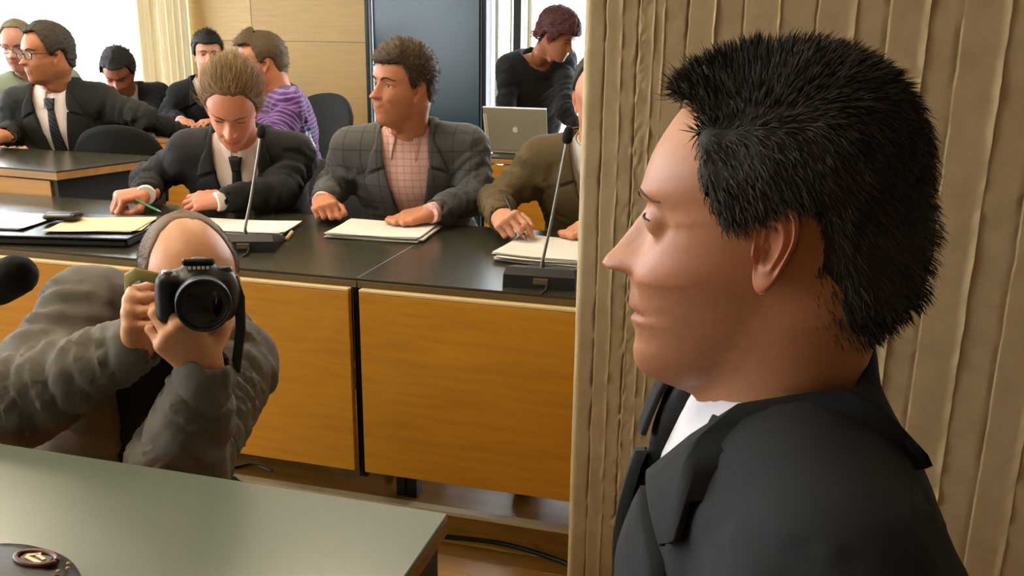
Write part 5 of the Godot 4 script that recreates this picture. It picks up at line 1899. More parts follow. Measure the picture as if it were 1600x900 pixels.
func olive_man() -> void:
	var o := thing("person", "balding man in olive-brown suit writing with a pen, half hidden by the pillar", "person")
	var S := base_spec(Color(0.78, 0.54, 0.42), Color(0.10, 0.085, 0.065), Color(0.33, 0.275, 0.155))
	var h: Head = S.face
	h.hair_line = [[0.0, 0.2], [72.0, 0.2], [80.0, 0.06], [90.0, 0.03], [112.0, 0.024], [117.0, -0.003], [132.0, -0.05], [180.0, -0.07]]
	h.hair_thick = [[0.0, 0.003], [60.0, 0.006], [180.0, 0.010]]
	S.hip = Vector3(-0.50, 0.55, -2.95); S.neck = Vector3(-0.485, 1.040, -2.660); S.fwd = Vector3(0.10, 0, 0.99)
	S.head = head_at(Vector3(-0.462, 1.165, -2.575), 192.0, 26.0)
	S.hs = 0.96; S.hcell = 0.006; S.hair_cell = 0.007; S.cell = 0.0115; S.hand_cell = 0.004
	S.shirt = mat(Color(0.75, 0.74, 0.72), 0.8); S.tie = mat(Color(0.05, 0.06, 0.10), 0.6)
	S.er = Vector3(-0.775, 0.862, -2.62); S.wr = Vector3(-0.712, 0.852, -2.440)
	S.el = Vector3(-0.235, 0.862, -2.65); S.wl = Vector3(-0.400, 0.856, -2.470)
	S.hands = [hand(S.wr, Vector3(0.45, 0.1, 0.85), Vector3(-0.55, 0.8, 0.1), -1.0, PEN, [[0.6, 0.7, -0.4], [0.1, 0.9, -0.4], [-0.1, 0.9, -0.4]], 3.0),
		hand(S.wl, Vector3(-0.80, -0.25, 0.50), Vector3(0.0, 0.9, 0.4), 1.0, [[24, 30, 16], [26, 34, 18], [28, 36, 20], [32, 38, 20]], TH_SIDE, 4.0)]
	S.eyes = "down"; S.flush = 0.7
	var D := dress(o, S)
	legs(o, S.hip, D.f, [Vector3(-0.38, 0.56, -2.52), Vector3(-0.60, 0.56, -2.52)], [Vector3(-0.36, 0.07, -2.46), Vector3(-0.62, 0.07, -2.46)], M.trouser, M.shoe)

func glasses_man() -> void:
	var o := thing("person", "man with glasses, dark suit, white shirt and tie, arm over his chair back", "person")
	var S := base_spec(Color(0.70, 0.46, 0.32), Color(0.19, 0.155, 0.10), Color(0.10, 0.10, 0.085))
	var h: Head = S.face
	h.hair_line = [[0.0, 0.108], [25.0, 0.112], [42.0, 0.108], [52.0, 0.08], [58.0, 0.05], [64.0, 0.018], [74.0, 0.006], [88.0, 0.02], [112.0, 0.024], [117.0, -0.003], [123.0, -0.033], [132.0, -0.05], [180.0, -0.07]]
	h.hair_thick = [[0.0, 0.012], [45.0, 0.012], [90.0, 0.010], [180.0, 0.013]]
	S.hip = Vector3(-2.86, 0.60, -3.36); S.neck = Vector3(-2.832, 1.108, -3.175); S.fwd = Vector3(0.30, 0, 0.95)
	S.head = head_at(Vector3(-2.800, 1.235, -3.11), 160.0, 6.0, 3.0)
	S.hs = 0.92; S.neck_r = 0.052; S.hcell = 0.006; S.hair_cell = 0.0065; S.cell = 0.013; S.hand_cell = 0.005
	S.shirt = mat(Color(0.93, 0.88, 0.87), 0.8); S.tie = tie_stripes()
	S.v = -0.40; S.v_slope = 0.19
	S.er = Vector3(-3.03, 0.935, -3.13); S.wr = Vector3(-2.92, 0.935, -2.97)
	S.el = Vector3(-2.480, 1.0, -3.25); S.wl = Vector3(-2.380, 0.90, -3.42)
	S.hands = [hand(S.wr, Vector3(-0.4, 0.2, 0.8), Vector3(0.2, 0.8, 0.3), -1.0, RELAX, TH_SIDE, 4.0), hand(S.wl, Vector3(0.8, -0.5, 0.0), Vector3(0.4, 0.8, 0.3), 1.0, RELAX, TH_SIDE, 4.0)]
	S.eyes = "narrow"; S.flush = 0.3
	var D := dress(o, S)
	glasses(o, D, mat(Color(0.03, 0.02, 0.015), 0.35))
	fuzz(o, S, D, 1800, 0.016, Vector3(0, 0.1, -0.9), Color(0.02, 0.014, 0.006), Color(0.075, 0.055, 0.028), 0.05)
	legs(o, S.hip, D.f, [Vector3(-2.74, 0.60, -2.98), Vector3(-2.94, 0.60, -2.96)], [Vector3(-2.74, 0.158, -2.92), Vector3(-2.96, 0.158, -2.92)], M.trouser, M.shoe)

func tie_stripes() -> StandardMaterial3D:
	var im := Image.create(64, 64, false, Image.FORMAT_RGB8)
	for y in 64:
		for x in 64: im.set_pixel(x, y, Color(0.05, 0.06, 0.08) if (x + y) % 16 < 11 else Color(0.22, 0.24, 0.30))
	var m := mat(Color.WHITE, 0.6)
	m.albedo_texture = ImageTexture.create_from_image(im)
	m.uv1_scale = Vector3(3, 3, 3)
	return m

# ---------------------------------------------------------------- people further back
func back_people() -> void:
	hand_floor = -1.0
	grey_man()
	hand_floor = 0.795
	bowed_man(); young_man(); jersey_man(); woman()
	hand_floor = -1.0

func grey_man() -> void:
	var o := thing("person", "grey-haired man in pale green shirt behind the man with glasses", "person")
	var S := base_spec(Color(0.72, 0.50, 0.42), Color(0.42, 0.38, 0.30), Color(0.50, 0.56, 0.48))
	var h: Head = S.face
	h.hair_line = [[0.0, 0.12], [45.0, 0.115], [56.0, 0.06], [64.0, 0.018], [74.0, 0.006], [88.0, 0.02], [112.0, 0.024], [117.0, -0.003], [132.0, -0.05], [180.0, -0.07]]
	h.hair_thick = [[0.0, 0.005], [60.0, 0.008], [180.0, 0.010]]
	S.hip = Vector3(-3.70, 0.62, -4.07); S.neck = Vector3(-3.657, 1.115, -3.93); S.fwd = Vector3(0.75, 0, 0.65)
	S.head = head_at(Vector3(-3.62, 1.245, -3.84), 205.0, 14.0)
	S.hcell = 0.007; S.hair_cell = 0.007; S.cell = 0.015
	S.jacket_name = "shirt"; S.open = false; S.sleeve = [0.062, 0.052, 0.04]
	S.er = Vector3(-3.86, 0.88, -3.90); S.wr = Vector3(-3.68, 0.80, -3.76)
	S.el = Vector3(-3.48, 0.88, -3.98); S.wl = Vector3(-3.46, 0.80, -3.76)
	S.hands = [hand(S.wr, Vector3(0.3, 0, 0.8), Vector3.UP, -1.0, RELAX, TH_SIDE), hand(S.wl, Vector3(0.1, 0, 0.8), Vector3.UP, 1.0, RELAX, TH_SIDE)]
	S.hand_cell = 0.008
	var D := dress(o, S)
	glasses(o, D, mat(Color(0.05, 0.04, 0.04), 0.35))
	var q := MB.new()                                    # dark collar
	collar(q, Transform3D(D.f.basis, S.neck - D.f.basis.y * 0.012), 0.062, 0.074, 0.042, 0.022, 0.016, 14.0, 0.004)
	part("collar", q.mesh(), cloth(Color(0.05, 0.06, 0.06)), o)
	legs(o, S.hip, D.f, [Vector3(-3.40, 0.60, -3.80), Vector3(-3.55, 0.60, -3.66)], [Vector3(-3.38, 0.158, -3.76), Vector3(-3.53, 0.158, -3.62)], M.trouser, M.shoe, 0.02)

func bowed_man() -> void:
	var o := thing("person", "dark-haired man in dark suit bowing his head in front of the bright window", "person")
	var S := base_spec(Color(0.62, 0.38, 0.27), Color(0.07, 0.062, 0.048), Color(0.045, 0.05, 0.055))
	S.face.hair_thick = [[0.0, 0.024], [60.0, 0.016], [180.0, 0.016]]
	S.face.lock_amp = 0.007; S.face.lock_freq = 24.0
	S.hip = Vector3(-3.78, 0.55, -5.05); S.neck = Vector3(-3.712, 0.985, -4.735); S.fwd = Vector3(0.42, 0, 0.9)
	S.head = head_at(Vector3(-3.655, 1.085, -4.61), 204.0, 36.0, 0.0)
	S.hs = 1.02; S.hcell = 0.007; S.hair_cell = 0.006; S.cell = 0.014
	S.shirt = mat(Color(0.75, 0.68, 0.68), 0.8); S.tie = mat(Color(0.04, 0.04, 0.06), 0.6)
	S.er = Vector3(-4.02, 0.865, -4.74); S.wr = Vector3(-3.86, 0.855, -4.54)
	S.el = Vector3(-3.545, 0.865, -4.74); S.wl = Vector3(-3.62, 0.855, -4.52)
	S.hands = [hand(S.wr, Vector3(0.5, 0, 0.8), Vector3.UP, -1.0, RELAX, TH_SIDE), hand(S.wl, Vector3(-0.5, 0, 0.8), Vector3.UP, 1.0, RELAX, TH_SIDE)]
	S.hand_cell = 0.008; S.eyes = "shut"
	var D := dress(o, S)
	fuzz(o, S, D, 1500, 0.03, Vector3(0, 0.1, -0.8), Color(0.008, 0.008, 0.006), Color(0.04, 0.036, 0.026), 0.3)
	legs(o, S.hip, D.f, [Vector3(-3.62, 0.55, -4.65), Vector3(-3.82, 0.55, -4.6)], [Vector3(-3.6, 0.07, -4.6), Vector3(-3.82, 0.07, -4.58)], M.trouser, M.shoe, 0.02)

func young_man() -> void:
	var o := thing("person", "young man with short black hair and dark suit near the cream curtain", "person")
	var S := base_spec(Color(0.80, 0.56, 0.44), Color(0.045, 0.04, 0.034), Color(0.04, 0.044, 0.052))
	S.face.hair_line = [[0.0, 0.083], [40.0, 0.083], [54.0, 0.07], [60.0, 0.04], [67.0, 0.01], [76.0, 0.0], [88.0, 0.02], [112.0, 0.024], [117.0, -0.003], [132.0, -0.05], [180.0, -0.07]]
	S.face.hair_thick = [[0.0, 0.018], [60.0, 0.009], [180.0, 0.012]]
	S.hip = Vector3(-3.20, 0.55, -4.98); S.neck = Vector3(-3.130, 1.06, -4.69); S.fwd = Vector3(0.50, 0, 0.86)
	S.head = head_at(Vector3(-3.055, 1.200, -4.61), 216.0, 6.0)
	S.hs = 0.96; S.hcell = 0.0065; S.hair_cell = 0.006; S.cell = 0.014
	S.shirt = mat(Color(0.84, 0.78, 0.78), 0.8); S.tie = mat(Color(0.10, 0.06, 0.16), 0.6)
	S.er = Vector3(-3.375, 0.87, -4.64); S.wr = Vector3(-3.18, 0.855, -4.48)
	S.el = Vector3(-2.90, 0.87, -4.75); S.wl = Vector3(-2.98, 0.855, -4.55)
	S.hands = [hand(S.wr, Vector3(0.8, 0, 0.5), Vector3.UP, -1.0, RELAX, TH_SIDE), hand(S.wl, Vector3(-0.5, 0, 0.8), Vector3.UP, 1.0, RELAX, TH_SIDE)]
	S.hand_cell = 0.008; S.eyes = "narrow"; S.cuffs = true
	var D := dress(o, S)
	fuzz(o, S, D, 1200, 0.018, Vector3(0, 0.4, 0.5), Color(0.006, 0.005, 0.004), Color(0.025, 0.02, 0.016), 0.3)
	legs(o, S.hip, D.f, [Vector3(-3.02, 0.55, -4.62), Vector3(-3.22, 0.55, -4.6)], [Vector3(-3.0, 0.07, -4.58), Vector3(-3.22, 0.07, -4.56)], M.trouser, M.shoe, 0.02)

func jersey_man() -> void:
	var o := thing("person", "man with glasses and purple striped jersey turned to his neighbour", "person")
	var S := base_spec(Color(0.74, 0.48, 0.34), Color(0.31, 0.24, 0.13), Color(0.3, 0.2, 0.4))
	var im := Image.create(8, 64, false, Image.FORMAT_RGB8)
	for y in 64:
		for x in 8: im.set_pixel(x, y, Color(0.285, 0.155, 0.40) if y < 40 else Color(0.52, 0.38, 0.58))
	var j := mat(Color.WHITE, 0.9)
	j.albedo_texture = ImageTexture.create_from_image(im)
	j.rim_enabled = true; j.rim = 0.3; j.rim_tint = 0.5
	S.jacket = j
	var h: Head = S.face
	h.hair_line = [[0.0, 0.098], [35.0, 0.1], [50.0, 0.092], [58.0, 0.07], [63.0, 0.04], [67.0, 0.015], [76.0, 0.005], [88.0, 0.02], [112.0, 0.024], [117.0, -0.003], [123.0, -0.033], [132.0, -0.05], [180.0, -0.07]]
	h.hair_thick = [[0.0, 0.026], [35.0, 0.022], [60.0, 0.006], [100.0, 0.007], [180.0, 0.010]]
	S.hip = Vector3(-2.075, 0.60, -3.80); S.neck = Vector3(-2.110, 1.090, -3.74); S.fwd = Vector3(-0.80, 0, 0.58)
	S.head = head_at(Vector3(-2.185, 1.200, -3.69), 132.0, 10.0, 4.0)
	S.hs = 0.97; S.hcell = 0.0058; S.hair_cell = 0.006; S.cell = 0.0115
	S.jacket_name = "jersey"; S.open = false; S.sleeve = [0.066, 0.056, 0.042]; S.fold = 0.005
	S.sl = Vector3(-2.005, 1.03, -3.62)
	S.el = Vector3(-2.015, 0.90, -3.48); S.wl = Vector3(-2.150, 1.00, -3.54)
	S.er = Vector3(-2.27, 0.86, -3.88); S.wr = Vector3(-2.40, 0.83, -3.66)
	var nk: Vector3 = S.neck; var hipv: Vector3 = S.hip
	var sl: Vector3 = S.sl; var el: Vector3 = S.el; var wl: Vector3 = S.wl
	var fr := frame_of(hipv, nk, S.fwd)
	S.jacket_chart = func(p: Vector3) -> Vector2:
		var pa := cap(sl, el, 0.06, 0.055); var pb := cap(el, wl, 0.056, 0.042)
		var da := pa.d(p, cloth_noise); var db := pb.d(p, cloth_noise)
		var q: Vector3 = fr.affine_inverse() * p
		if minf(da, db) < 0.012:
			if da < db: return Vector2(0.5, (p - sl).dot((el - sl).normalized()) / 0.019)
			return Vector2(0.5, ((el - sl).length() + (p - el).dot((wl - el).normalized())) / 0.019)
		return Vector2(0.5, -q.y / 0.019)
	S.hands = [hand(S.wl, Vector3(-0.45, 0.75, -0.1), Vector3(0.1, 0.2, 0.9), 1.0, FIST, TH_FIST, 3.0), hand(S.wr, Vector3(-0.4, -0.1, 0.8), Vector3.UP, -1.0, RELAX, TH_SIDE)]
	S.hand_cell = 0.0045; S.eyes = "narrow"
	var D := dress(o, S)
	glasses(o, D, mat(Color(0.10, 0.04, 0.02), 0.35))
	fuzz(o, S, D, 1500, 0.012, Vector3(0, -0.4, -0.7), Color(0.05, 0.036, 0.014), Color(0.15, 0.11, 0.05), 0.3)
	var q := MB.new()
	collar(q, Transform3D(D.f.basis, nk - D.f.basis.y * 0.010 + D.f.basis.z * 0.006), 0.061, 0.068, 0.024, 0.008, 0.012, 3.0, 0.003)
	part("shirt_collar", q.mesh(), mat(Color(0.82, 0.76, 0.72), 0.8), o)
	legs(o, S.hip, D.f, [Vector3(-2.28, 0.57, -3.45), Vector3(-2.45, 0.57, -3.72)], [Vector3(-2.30, 0.07, -3.42), Vector3(-2.48, 0.07, -3.7)], M.trouser, M.shoe, 0.02)

func woman() -> void:
	var o := thing("person", "woman with short red hair and black top bending over the laptop desk", "person")
	var S := base_spec(Color(0.62, 0.40, 0.28), Color(0.24, 0.055, 0.045), Color(0.026, 0.027, 0.028))
	var h: Head = new_head(0.95)
	S.face = h
	h.hair_line = [[0.0, 0.075], [40.0, 0.075], [55.0, 0.055], [62.0, 0.02], [70.0, -0.005], [84.0, -0.012], [90.0, 0.022], [110.0, 0.02], [116.0, -0.01], [130.0, -0.06], [180.0, -0.08]]
	h.hair_thick = [[0.0, 0.024], [60.0, 0.018], [180.0, 0.020]]
	h.lock_amp = 0.006
	S.hip = Vector3(-1.33, 0.80, -5.10); S.neck = Vector3(-1.205, 1.245, -4.80); S.fwd = Vector3(0.55, 0, 0.83)
	S.head = head_at(Vector3(-1.080, 1.330, -4.70), 254.0, 34.0, 8.0)
	S.hs = 0.95; S.hcell = 0.006; S.hair_cell = 0.006; S.cell = 0.0125
	S.neck_r = 0.047; S.sh_w = 0.150; S.girth = 0.95; S.stubble = 0.0
	S.jacket_name = "top"; S.open = false; S.sleeve = [0.060, 0.050, 0.038]; S.grow = 0.010; S.fold = 0.004
	S.neck_cut = 0.085
	S.er = Vector3(-1.355, 0.98, -4.72); S.wr = Vector3(-1.33, 0.85, -4.68)
	S.el = Vector3(-1.020, 0.97, -4.66); S.wl = Vector3(-0.93, 0.85, -4.62)
	S.hands = [hand(S.wr, Vector3(0.1, -0.1, 0.9), Vector3.UP, -1.0, FLAT, TH_SIDE), hand(S.wl, Vector3(-0.1, -0.1, 0.9), Vector3.UP, 1.0, FLAT, TH_SIDE)]
	S.hand_cell = 0.008; S.eyes = "down"
	var D := dress(o, S)
	fuzz(o, S, D, 1800, 0.03, Vector3(0.2, -0.6, -0.5), Color(0.04, 0.007, 0.006), Color(0.20, 0.025, 0.02), 0.15)
	# standing legs
	var pr := []
	for sg in [1.0, -1.0]:
		var hp: Vector3 = S.hip + D.f.basis.x * 0.08 * sg
		var ft := Vector3(hp.x, 0.07, -5.12 + 0.03 * sg)
		pr.append(cap(hp, hp.lerp(ft, 0.5), 0.085, 0.06, 0.05))
		pr.append(cap(hp.lerp(ft, 0.5), ft + Vector3(0, 0.06, 0), 0.06, 0.045, 0.02))
		var sm := MB.new()
		net_all(sm, [cap(ft + Vector3(0, 0.04, 0), ft + Vector3(0.02, 0.032, 0.16), 0.04, 0.03, 0.02), plane_cut(ft, Vector3.DOWN)], 0.014)
		part("shoe", sm.mesh(), M.shoe, o)
	var tm := MB.new()
	net_all(tm, pr, 0.02)
	part("trousers", tm.mesh(), M.trouser, o)

# ---------------------------------------------------------------- things on the desks and the floor
func paper_sheet(w: float, d: float, seed_: int) -> ArrayMesh:
	var q := MB.new()
	var n := 8
	var rng := RandomNumberGenerator.new()
	rng.seed = seed_
	var curl := rng.randf_range(0.001, 0.004); var ph := rng.randf() * TAU
	for side in 2:
		for r in n + 1:
			for c in n + 1:
				var u := float(c) / n - 0.5; var v := float(r) / n - 0.5
				var y := curl * (u * u + v * v) * 2.0 + 0.0008 * sin(u * 7.0 + ph) - 0.0004 * side
				q.add(Vector3(u * w, y + 0.0006, v * d))
	for r in n:
		for c in n:
			var a := r * (n + 1) + c
			q.quad(a, a + n + 1, a + n + 2, a + 1)
			var b := a + (n + 1) * (n + 1)
			q.quad(b, b + 1, b + n + 2, b + n + 1)
	return q.mesh()

func papers(at: Vector3, turn: float, count: int, w: float, d: float, label: String, seed_: int, c := Color(0.86, 0.85, 0.82)) -> void:
	var o := thing("paper_stack", label, "papers", at, turn)
	var rng := RandomNumberGenerator.new()
	rng.seed = seed_
	var m := mat(c, 0.75)
	var ms := [paper_sheet(w, d, seed_), paper_sheet(w, d, seed_ + 1)]
	for k in count:
		var s := part("sheet", ms[k % 2], m, o, Vector3(rng.randf_range(-0.008, 0.008), 0.0016 * k, rng.randf_range(-0.008, 0.008)))
		s.rotation.y = rng.randf_range(-0.08, 0.08)

# conference microphone: wedge base with keys, gooseneck, foam head
func microphone(at: Vector3, turn: float, tip: Vector3, label: String) -> void:
	var o := thing("microphone", label, "microphone", at, turn)
	var q := MB.new()
	var w := 0.085; var d := 0.075
	# wedge: low in front (towards the speaker, -z), higher at the back (+z)
	var pts := [Vector3(-w, 0, -d), Vector3(w, 0, -d), Vector3(w, 0, d), Vector3(-w, 0, d), Vector3(-w * 0.96, 0.016, -d * 0.95), Vector3(w * 0.96, 0.016, -d * 0.95), Vector3(w * 0.92, 0.046, d * 0.80), Vector3(-w * 0.92, 0.046, d * 0.80), Vector3(w * 0.98, 0.030, d), Vector3(-w * 0.98, 0.030, d)]
	q.flat_quad(pts[4], pts[7], pts[6], pts[5])
	q.flat_quad(pts[7], pts[9], pts[8], pts[6])
	q.flat_quad(pts[9], pts[3], pts[2], pts[8])
	q.flat_quad(pts[0], pts[4], pts[5], pts[1])
	q.flat_quad(pts[1], pts[5], pts[6], pts[8]); q.flat_tri(pts[1], pts[8], pts[2])
	q.flat_quad(pts[0], pts[9], pts[7], pts[4]); q.flat_tri(pts[0], pts[3], pts[9])
	q.flat_quad(pts[0], pts[1], pts[2], pts[3])
	part("base", q.mesh(), mat(Color(0.10, 0.105, 0.10), 0.45), o)
	q = MB.new()
	q.box(Vector3(0.034, 0.014, 0.004), Vector3(0.005, 0.018, d + 0.002), 0.001)
	part("connector", q.mesh(), mat(Color(0.42, 0.36, 0.28), 0.4, 0.5), o)
	q = MB.new()
	q.tube([Vector3(0.02, 0.012, d), Vector3(0.022, 0.006, d + 0.03), Vector3(0.015, 0.003, d + 0.05)], [0.003], 8)
	part("cable", q.mesh(), M.black_plastic, o)
	for k in 2:
		q = MB.new()
		q.box(Vector3(0.03, 0.004, 0.014), Vector3(-0.03 + 0.06 * k, 0.028, -0.02), 0.001, Basis(Vector3.RIGHT, -0.19))
		part("key", q.mesh(), mat(Color(0.3, 0.3, 0.29), 0.5), o)
	var t: Vector3 = o.transform.affine_inverse() * tip
	var foot := Vector3(0.0, 0.036, 0.025)
	var dir := (t - foot).normalized()
	q = MB.new()
	q.tube([foot, foot + Vector3(0, 0.02, 0), foot.lerp(t, 0.3) + Vector3(0, 0.004, 0), foot.lerp(t, 0.65), t - dir * 0.012], [0.0065, 0.0042, 0.0036, 0.0034, 0.0034], 10)
	part("gooseneck", q.mesh(), mat(Color(0.52, 0.51, 0.48), 0.35, 0.6), o)
	q = MB.new()
	net_all(q, [cap(t - dir * 0.006, t + dir * 0.012, 0.0125, 0.0115)], 0.004)
	part("foam_head", q.mesh(), mat(Color(0.035, 0.033, 0.03), 0.95), o)

func pen(a: Vector3, b: Vector3, c: Color, label: String) -> void:
	var o := thing("pen", label, "pen", a)
	var q := MB.new()
	var d := b - a
	q.tube([Vector3.ZERO, d * 0.02, d * 0.88], [0.003, 0.0042, 0.0042], 10)
	part("barrel", q.mesh(), mat(c, 0.4), o)
	q = MB.new()
	q.tube([d * 0.88, d * 0.97, d], [0.004, 0.002, 0.0006], 10)
	part("tip", q.mesh(), mat(Color(0.5, 0.5, 0.5), 0.3, 0.6), o)

func props() -> void:
	papers(Vector3(-1.055, 0.790, -2.405), deg_to_rad(4), 9, 0.275, 0.205, "white papers lying under the hands of the man in the checked blazer", 3)
	papers(Vector3(-0.500, 0.790, -2.300), deg_to_rad(-3), 12, 0.297, 0.24, "thick pile of white papers under the hands of the man in olive", 5)
	papers(Vector3(-1.495, 0.790, -2.330), deg_to_rad(6), 6, 0.34, 0.16, "white papers in front of the man with tied back hair", 7)
	microphone(Vector3(-1.335, 0.790, -2.135), deg_to_rad(18), Vector3(-1.326, 1.088, -2.22), "black gooseneck desk microphone in front of the man with tied back hair")
	microphone(Vector3(-0.487, 0.790, -2.040), deg_to_rad(4), Vector3(-0.435, 1.135, -2.02), "grey gooseneck desk microphone beside the concrete pillar")
	pen(Vector3(-1.872, 0.845, -2.375), Vector3(-1.762, 0.818, -2.350), Color(0.10, 0.42, 0.16), "green pen in the fist of the man with tied back hair")
	pen(Vector3(-0.690, 0.925, -2.400), Vector3(-0.612, 0.812, -2.345), Color(0.16, 0.12, 0.06), "dark pen in the writing hand of the man in olive")
	var q := MB.new()
	q.tube([Vector3(-1.27, 0.795, -2.225), Vector3(-1.30, 0.796, -2.31)], [0.0055], 8)
	solid("pencil", q.mesh(), mat(Color(0.72, 0.58, 0.40), 0.6), "short wooden pencil lying on the desk beside the black microphone", "pencil")
	# black folder with sheets, wallet and the near microphone
	var f := thing("document_case", "flat open black document case on the desk behind the photographer", "case", Vector3(-1.93, 0.79, -2.10), deg_to_rad(12))
	part("tray", boxm(Vector3(0.56, 0.022, 0.30), 0.006), M.black_plastic, f, Vector3(0, 0.0115, 0))
	part("rim", boxm(Vector3(0.57, 0.006, 0.31), 0.003), mat(Color(0.03, 0.03, 0.032), 0.3), f, Vector3(0, 0.025, 0))
	papers(Vector3(-1.79, 0.8185, -2.12), deg_to_rad(20), 3, 0.24, 0.19, "cream sheets lying on the black document case", 9, Color(0.84, 0.78, 0.62))
	papers(Vector3(-2.08, 0.8185, -2.08), deg_to_rad(8), 3, 0.22, 0.20, "white sheets lying at the open end of the black document case", 11)
	q = MB.new()
	net_all(q, [fcap(Vector3(-0.04, 0.010, 0), Vector3(0.04, 0.012, 0.0), 0.012, 0.012, Basis.IDENTITY, Vector3(1, 1, 0.35), 0.01)], 0.005)
	solid("wallet", q.mesh(), mat(Color(0.05, 0.022, 0.022), 0.3), "small dark red leather wallet on the black document case", "wallet", Vector3(-1.925, 0.826, -2.13), 0.15)
	near_unit()
	laptop()
	bottle()
	q = MB.new()
	q.tube([Vector3(-1.124, 1.035, -3.60), Vector3(-1.106, 0.90, -3.60), Vector3(-1.10, 0.55, -3.60), Vector3(-1.10, 0.075, -3.60)], [0.006, 0.0065, 0.007, 0.009], 10)
	q.lathe([Vector2(0.0, 0.09), Vector2(0.02, 0.088), Vector2(0.09, 0.075), Vector2(0.10, 0.068), Vector2(0.0, 0.068)], Transform3D(Basis.IDENTITY, Vector3(-1.10, 0.0, -3.60)), 20)
	solid("stand", q.mesh(), mat(Color(0.62, 0.56, 0.42), 0.5), "slim cream floor stand in front of the silver laptop", "stand")
	cable("black cable lying on the floor along the platform step", [Vector3(-1.2, 0.006, -2.06), Vector3(-0.95, 0.006, -2.10), Vector3(-0.746, 0.006, -2.130), Vector3(-0.604, 0.006, -2.138), Vector3(-0.437, 0.006, -2.10), Vector3(-0.2, 0.006, -2.0), Vector3(0.1, 0.006, -1.96)], 0.0065)
	cable("thin black cable hanging down under the desk", [Vector3(-1.50, 0.50, -2.20), Vector3(-1.525, 0.25, -2.18), Vector3(-1.50, 0.085, -2.20), Vector3(-1.44, 0.074, -2.24), Vector3(-1.36, 0.074, -2.22)], 0.004)

func cable(label: String, pts: Array, r: float) -> void:
	var cv := Curve3D.new()
	for k in pts.size():
		var d: Vector3 = ((pts[mini(k + 1, pts.size() - 1)] as Vector3) - (pts[maxi(k - 1, 0)] as Vector3)) / 6.0
		cv.add_point(pts[k], -d, d)
	var out := []
	for k in 40: out.append(cv.sample_baked(cv.get_baked_length() * k / 39.0, true))
	var q := MB.new()
	q.tube(out, [r], 8)
	solid("cable", q.mesh(), M.black_plastic, label, "cable")

func near_unit() -> void:
	# round-edged conference unit on the near table, foam microphone on its neck
	var o := thing("conference_unit", "brown conference unit with foam microphone on the grey-green table", "microphone", Vector3(-0.800, 0.740, -0.662))
	var q := MB.new()
	q.lathe([Vector2(0.0, 0.036), Vector2(0.085, 0.034), Vector2(0.108, 0.028), Vector2(0.122, 0.016), Vector2(0.126, 0.0), Vector2(0.0, 0.0)], Transform3D.IDENTITY, 48)
	part("base", q.mesh(), mat(Color(0.115, 0.095, 0.06), 0.4), o)
	var b := Vector3(0.036, 0.034, -0.078)
	q = MB.new()
	var ring := []
	for k in 25:
		var a := TAU * k / 24
		ring.append(b + Vector3(cos(a) * 0.026, 0.0015, sin(a) * 0.013))
	q.tube(ring, [0.0035], 8)
	part("button_ring", q.mesh(), mat(Color(0.30, 0.10, 0.05), 0.35), o, Vector3.ZERO, "red-brown ring")
	q = MB.new()
	q.box(Vector3(0.040, 0.004, 0.018), b, 0.0015)
	part("button", q.mesh(), mat(Color(0.20, 0.14, 0.07), 0.4), o)
	q = MB.new()
	var y := Vector3(0, 0.0026, 0)
	q.box(Vector3(0.016, 0.001, 0.004), b + y + Vector3(-0.007, 0, -0.004), 0.0002, Basis(Vector3.UP, 0.5))
	q.box(Vector3(0.018, 0.001, 0.004), b + y + Vector3(0.004, 0, -0.002), 0.0002, Basis(Vector3.UP, -0.35))
	q.box(Vector3(0.026, 0.001, 0.0045), b + y + Vector3(0.0, 0, 0.005), 0.0002, Basis(Vector3.UP, -0.25))
	part("button_mark", q.mesh(), mat(Color(0.88, 0.78, 0.60), 0.4), o)
	for k in 3:
		q = MB.new()
		q.lathe([Vector2(0.0, 0.002), Vector2(0.0022, 0.0015), Vector2(0.0024, 0.0)], Transform3D(Basis.IDENTITY, b + Vector3(0.040 + 0.006 * (k % 2), -0.001, -0.004 + 0.008 * k)), 10)
		part("lamp_dot", q.mesh(), mat(Color(0.62, 0.52, 0.32), 0.4), o)
	q = MB.new()
	q.tube([Vector3(-0.05, 0.03, 0.0), Vector3(-0.07, 0.16, -0.02), Vector3(-0.055, 0.28, -0.03), Vector3(0.0, 0.355, -0.035), Vector3(0.082, 0.385, -0.035)], [0.005, 0.0042, 0.004, 0.004, 0.004], 10)
	part("gooseneck", q.mesh(), M.black_metal, o)
	q = MB.new()
	net_all(q, [cap(Vector3(0.080, 0.374, -0.035), Vector3(0.106, 0.386, -0.035), 0.0215, 0.0205)], 0.006)
	part("foam_head", q.mesh(), mat(Color(0.03, 0.03, 0.028), 0.95), o)

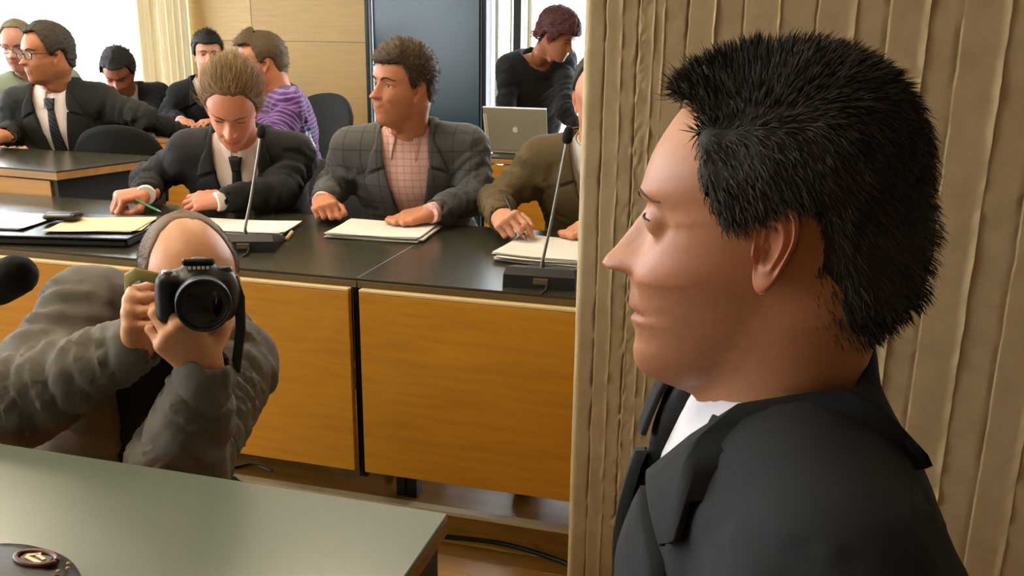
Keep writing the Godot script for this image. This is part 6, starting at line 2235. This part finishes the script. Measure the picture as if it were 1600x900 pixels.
func laptop() -> void:
	var o := thing("laptop", "silver laptop seen from behind with a pale fruit emblem on its lid", "laptop", Vector3(-1.165, 0.790, -4.26))
	var sil := mat(Color(0.60, 0.58, 0.50), 0.4, 0.25)
	part("keyboard_base", boxm(Vector3(0.31, 0.014, 0.21), 0.004), sil, o, Vector3(0, 0.008, -0.10))
	var lid := Node3D.new()
	var q := MB.new()
	var tilt := Basis(Vector3.RIGHT, deg_to_rad(14))
	q.box(Vector3(0.31, 0.212, 0.008), tilt * Vector3(0, 0.110, 0) + Vector3(0, 0.012, 0.004), 0.003, tilt)
	lid.free()
	var l := part("lid", q.mesh(), sil, o)
	q = MB.new()
	q.box(Vector3(0.312, 0.006, 0.010), tilt * Vector3(0, 0.217, 0) + Vector3(0, 0.012, 0.004), 0.002, tilt)
	part("lid_edge", q.mesh(), mat(Color(0.9, 0.9, 0.9), 0.3, 0.3), l)
	# emblem: fruit outline with a bite and a leaf
	var pts := PackedVector2Array()
	for k in 28:
		var a := TAU * k / 28 + PI / 2
		var r := 0.0135 * (1.0 - 0.16 * exp(-pow(wrapf(a - PI / 2, -PI, PI) / 0.35, 2.0)) - 0.08 * exp(-pow(wrapf(a + PI / 2, -PI, PI) / 0.3, 2.0)) - 0.36 * exp(-pow(wrapf(a - 0.15, -PI, PI) / 0.36, 2.0)))
		pts.append(Vector2(cos(a) * r, sin(a) * r * 1.08))
	q = MB.new()
	var e := MB.new()
	e.prism(pts, 0.0, 0.0012)
	var leaf := PackedVector2Array([Vector2(0.0, 0.0155), Vector2(0.0025, 0.0205), Vector2(0.007, 0.0225), Vector2(0.0055, 0.018)])
	e.prism(leaf, 0.0, 0.0012)
	var bs := tilt * Basis(Vector3.RIGHT, Vector3.BACK, Vector3.UP)
	for k in e.v.size(): e.v[k] = tilt * Vector3(e.v[k].x, e.v[k].z, e.v[k].y) + tilt * Vector3(0, 0.112, 0.0045) + Vector3(0, 0.012, 0.004)
	for k in range(0, e.i.size(), 3):
		var t := e.i[k + 1]; e.i[k + 1] = e.i[k + 2]; e.i[k + 2] = t
	part("emblem", e.mesh(), mat(Color(0.82, 0.82, 0.80), 0.4), l, Vector3.ZERO, "pale fruit emblem")

func bottle() -> void:
	var o := thing("water_bottle", "small clear bottle with a yellow label beside the striped jersey", "bottle", Vector3(-1.815, 0.790, -3.40))
	var q := MB.new()
	q.lathe([Vector2(0.009, 0.172), Vector2(0.0105, 0.150), Vector2(0.012, 0.140), Vector2(0.026, 0.112), Vector2(0.029, 0.095), Vector2(0.029, 0.012), Vector2(0.025, 0.002), Vector2(0.0, 0.002)], Transform3D.IDENTITY, 20)
	var g := mat(Color(0.75, 0.86, 0.95, 0.28), 0.08)
	g.transparency = BaseMaterial3D.TRANSPARENCY_ALPHA
	part("bottle_body", q.mesh(), g, o)
	q = MB.new()
	q.lathe([Vector2(0.0295, 0.088), Vector2(0.0297, 0.087), Vector2(0.0297, 0.035), Vector2(0.0295, 0.034)], Transform3D.IDENTITY, 20)
	part("bottle_label", q.mesh(), mat(Color(0.72, 0.68, 0.42), 0.6), o)
	q = MB.new()
	q.lathe([Vector2(0.0, 0.186), Vector2(0.0125, 0.185), Vector2(0.0130, 0.170), Vector2(0.0, 0.169)], Transform3D.IDENTITY, 16)
	part("cap", q.mesh(), mat(Color(0.10, 0.25, 0.45), 0.5), o)
	q = MB.new()
	q.lathe([Vector2(0.030, 0.105), Vector2(0.034, 0.10), Vector2(0.032, 0.0), Vector2(0.0, 0.0)], Transform3D.IDENTITY, 20)
	solid("paper_cup", q.mesh(), mat(Color(0.85, 0.84, 0.78), 0.7), "white paper cup beside the small bottle", "cup", Vector3(-1.885, 0.790, -3.40))
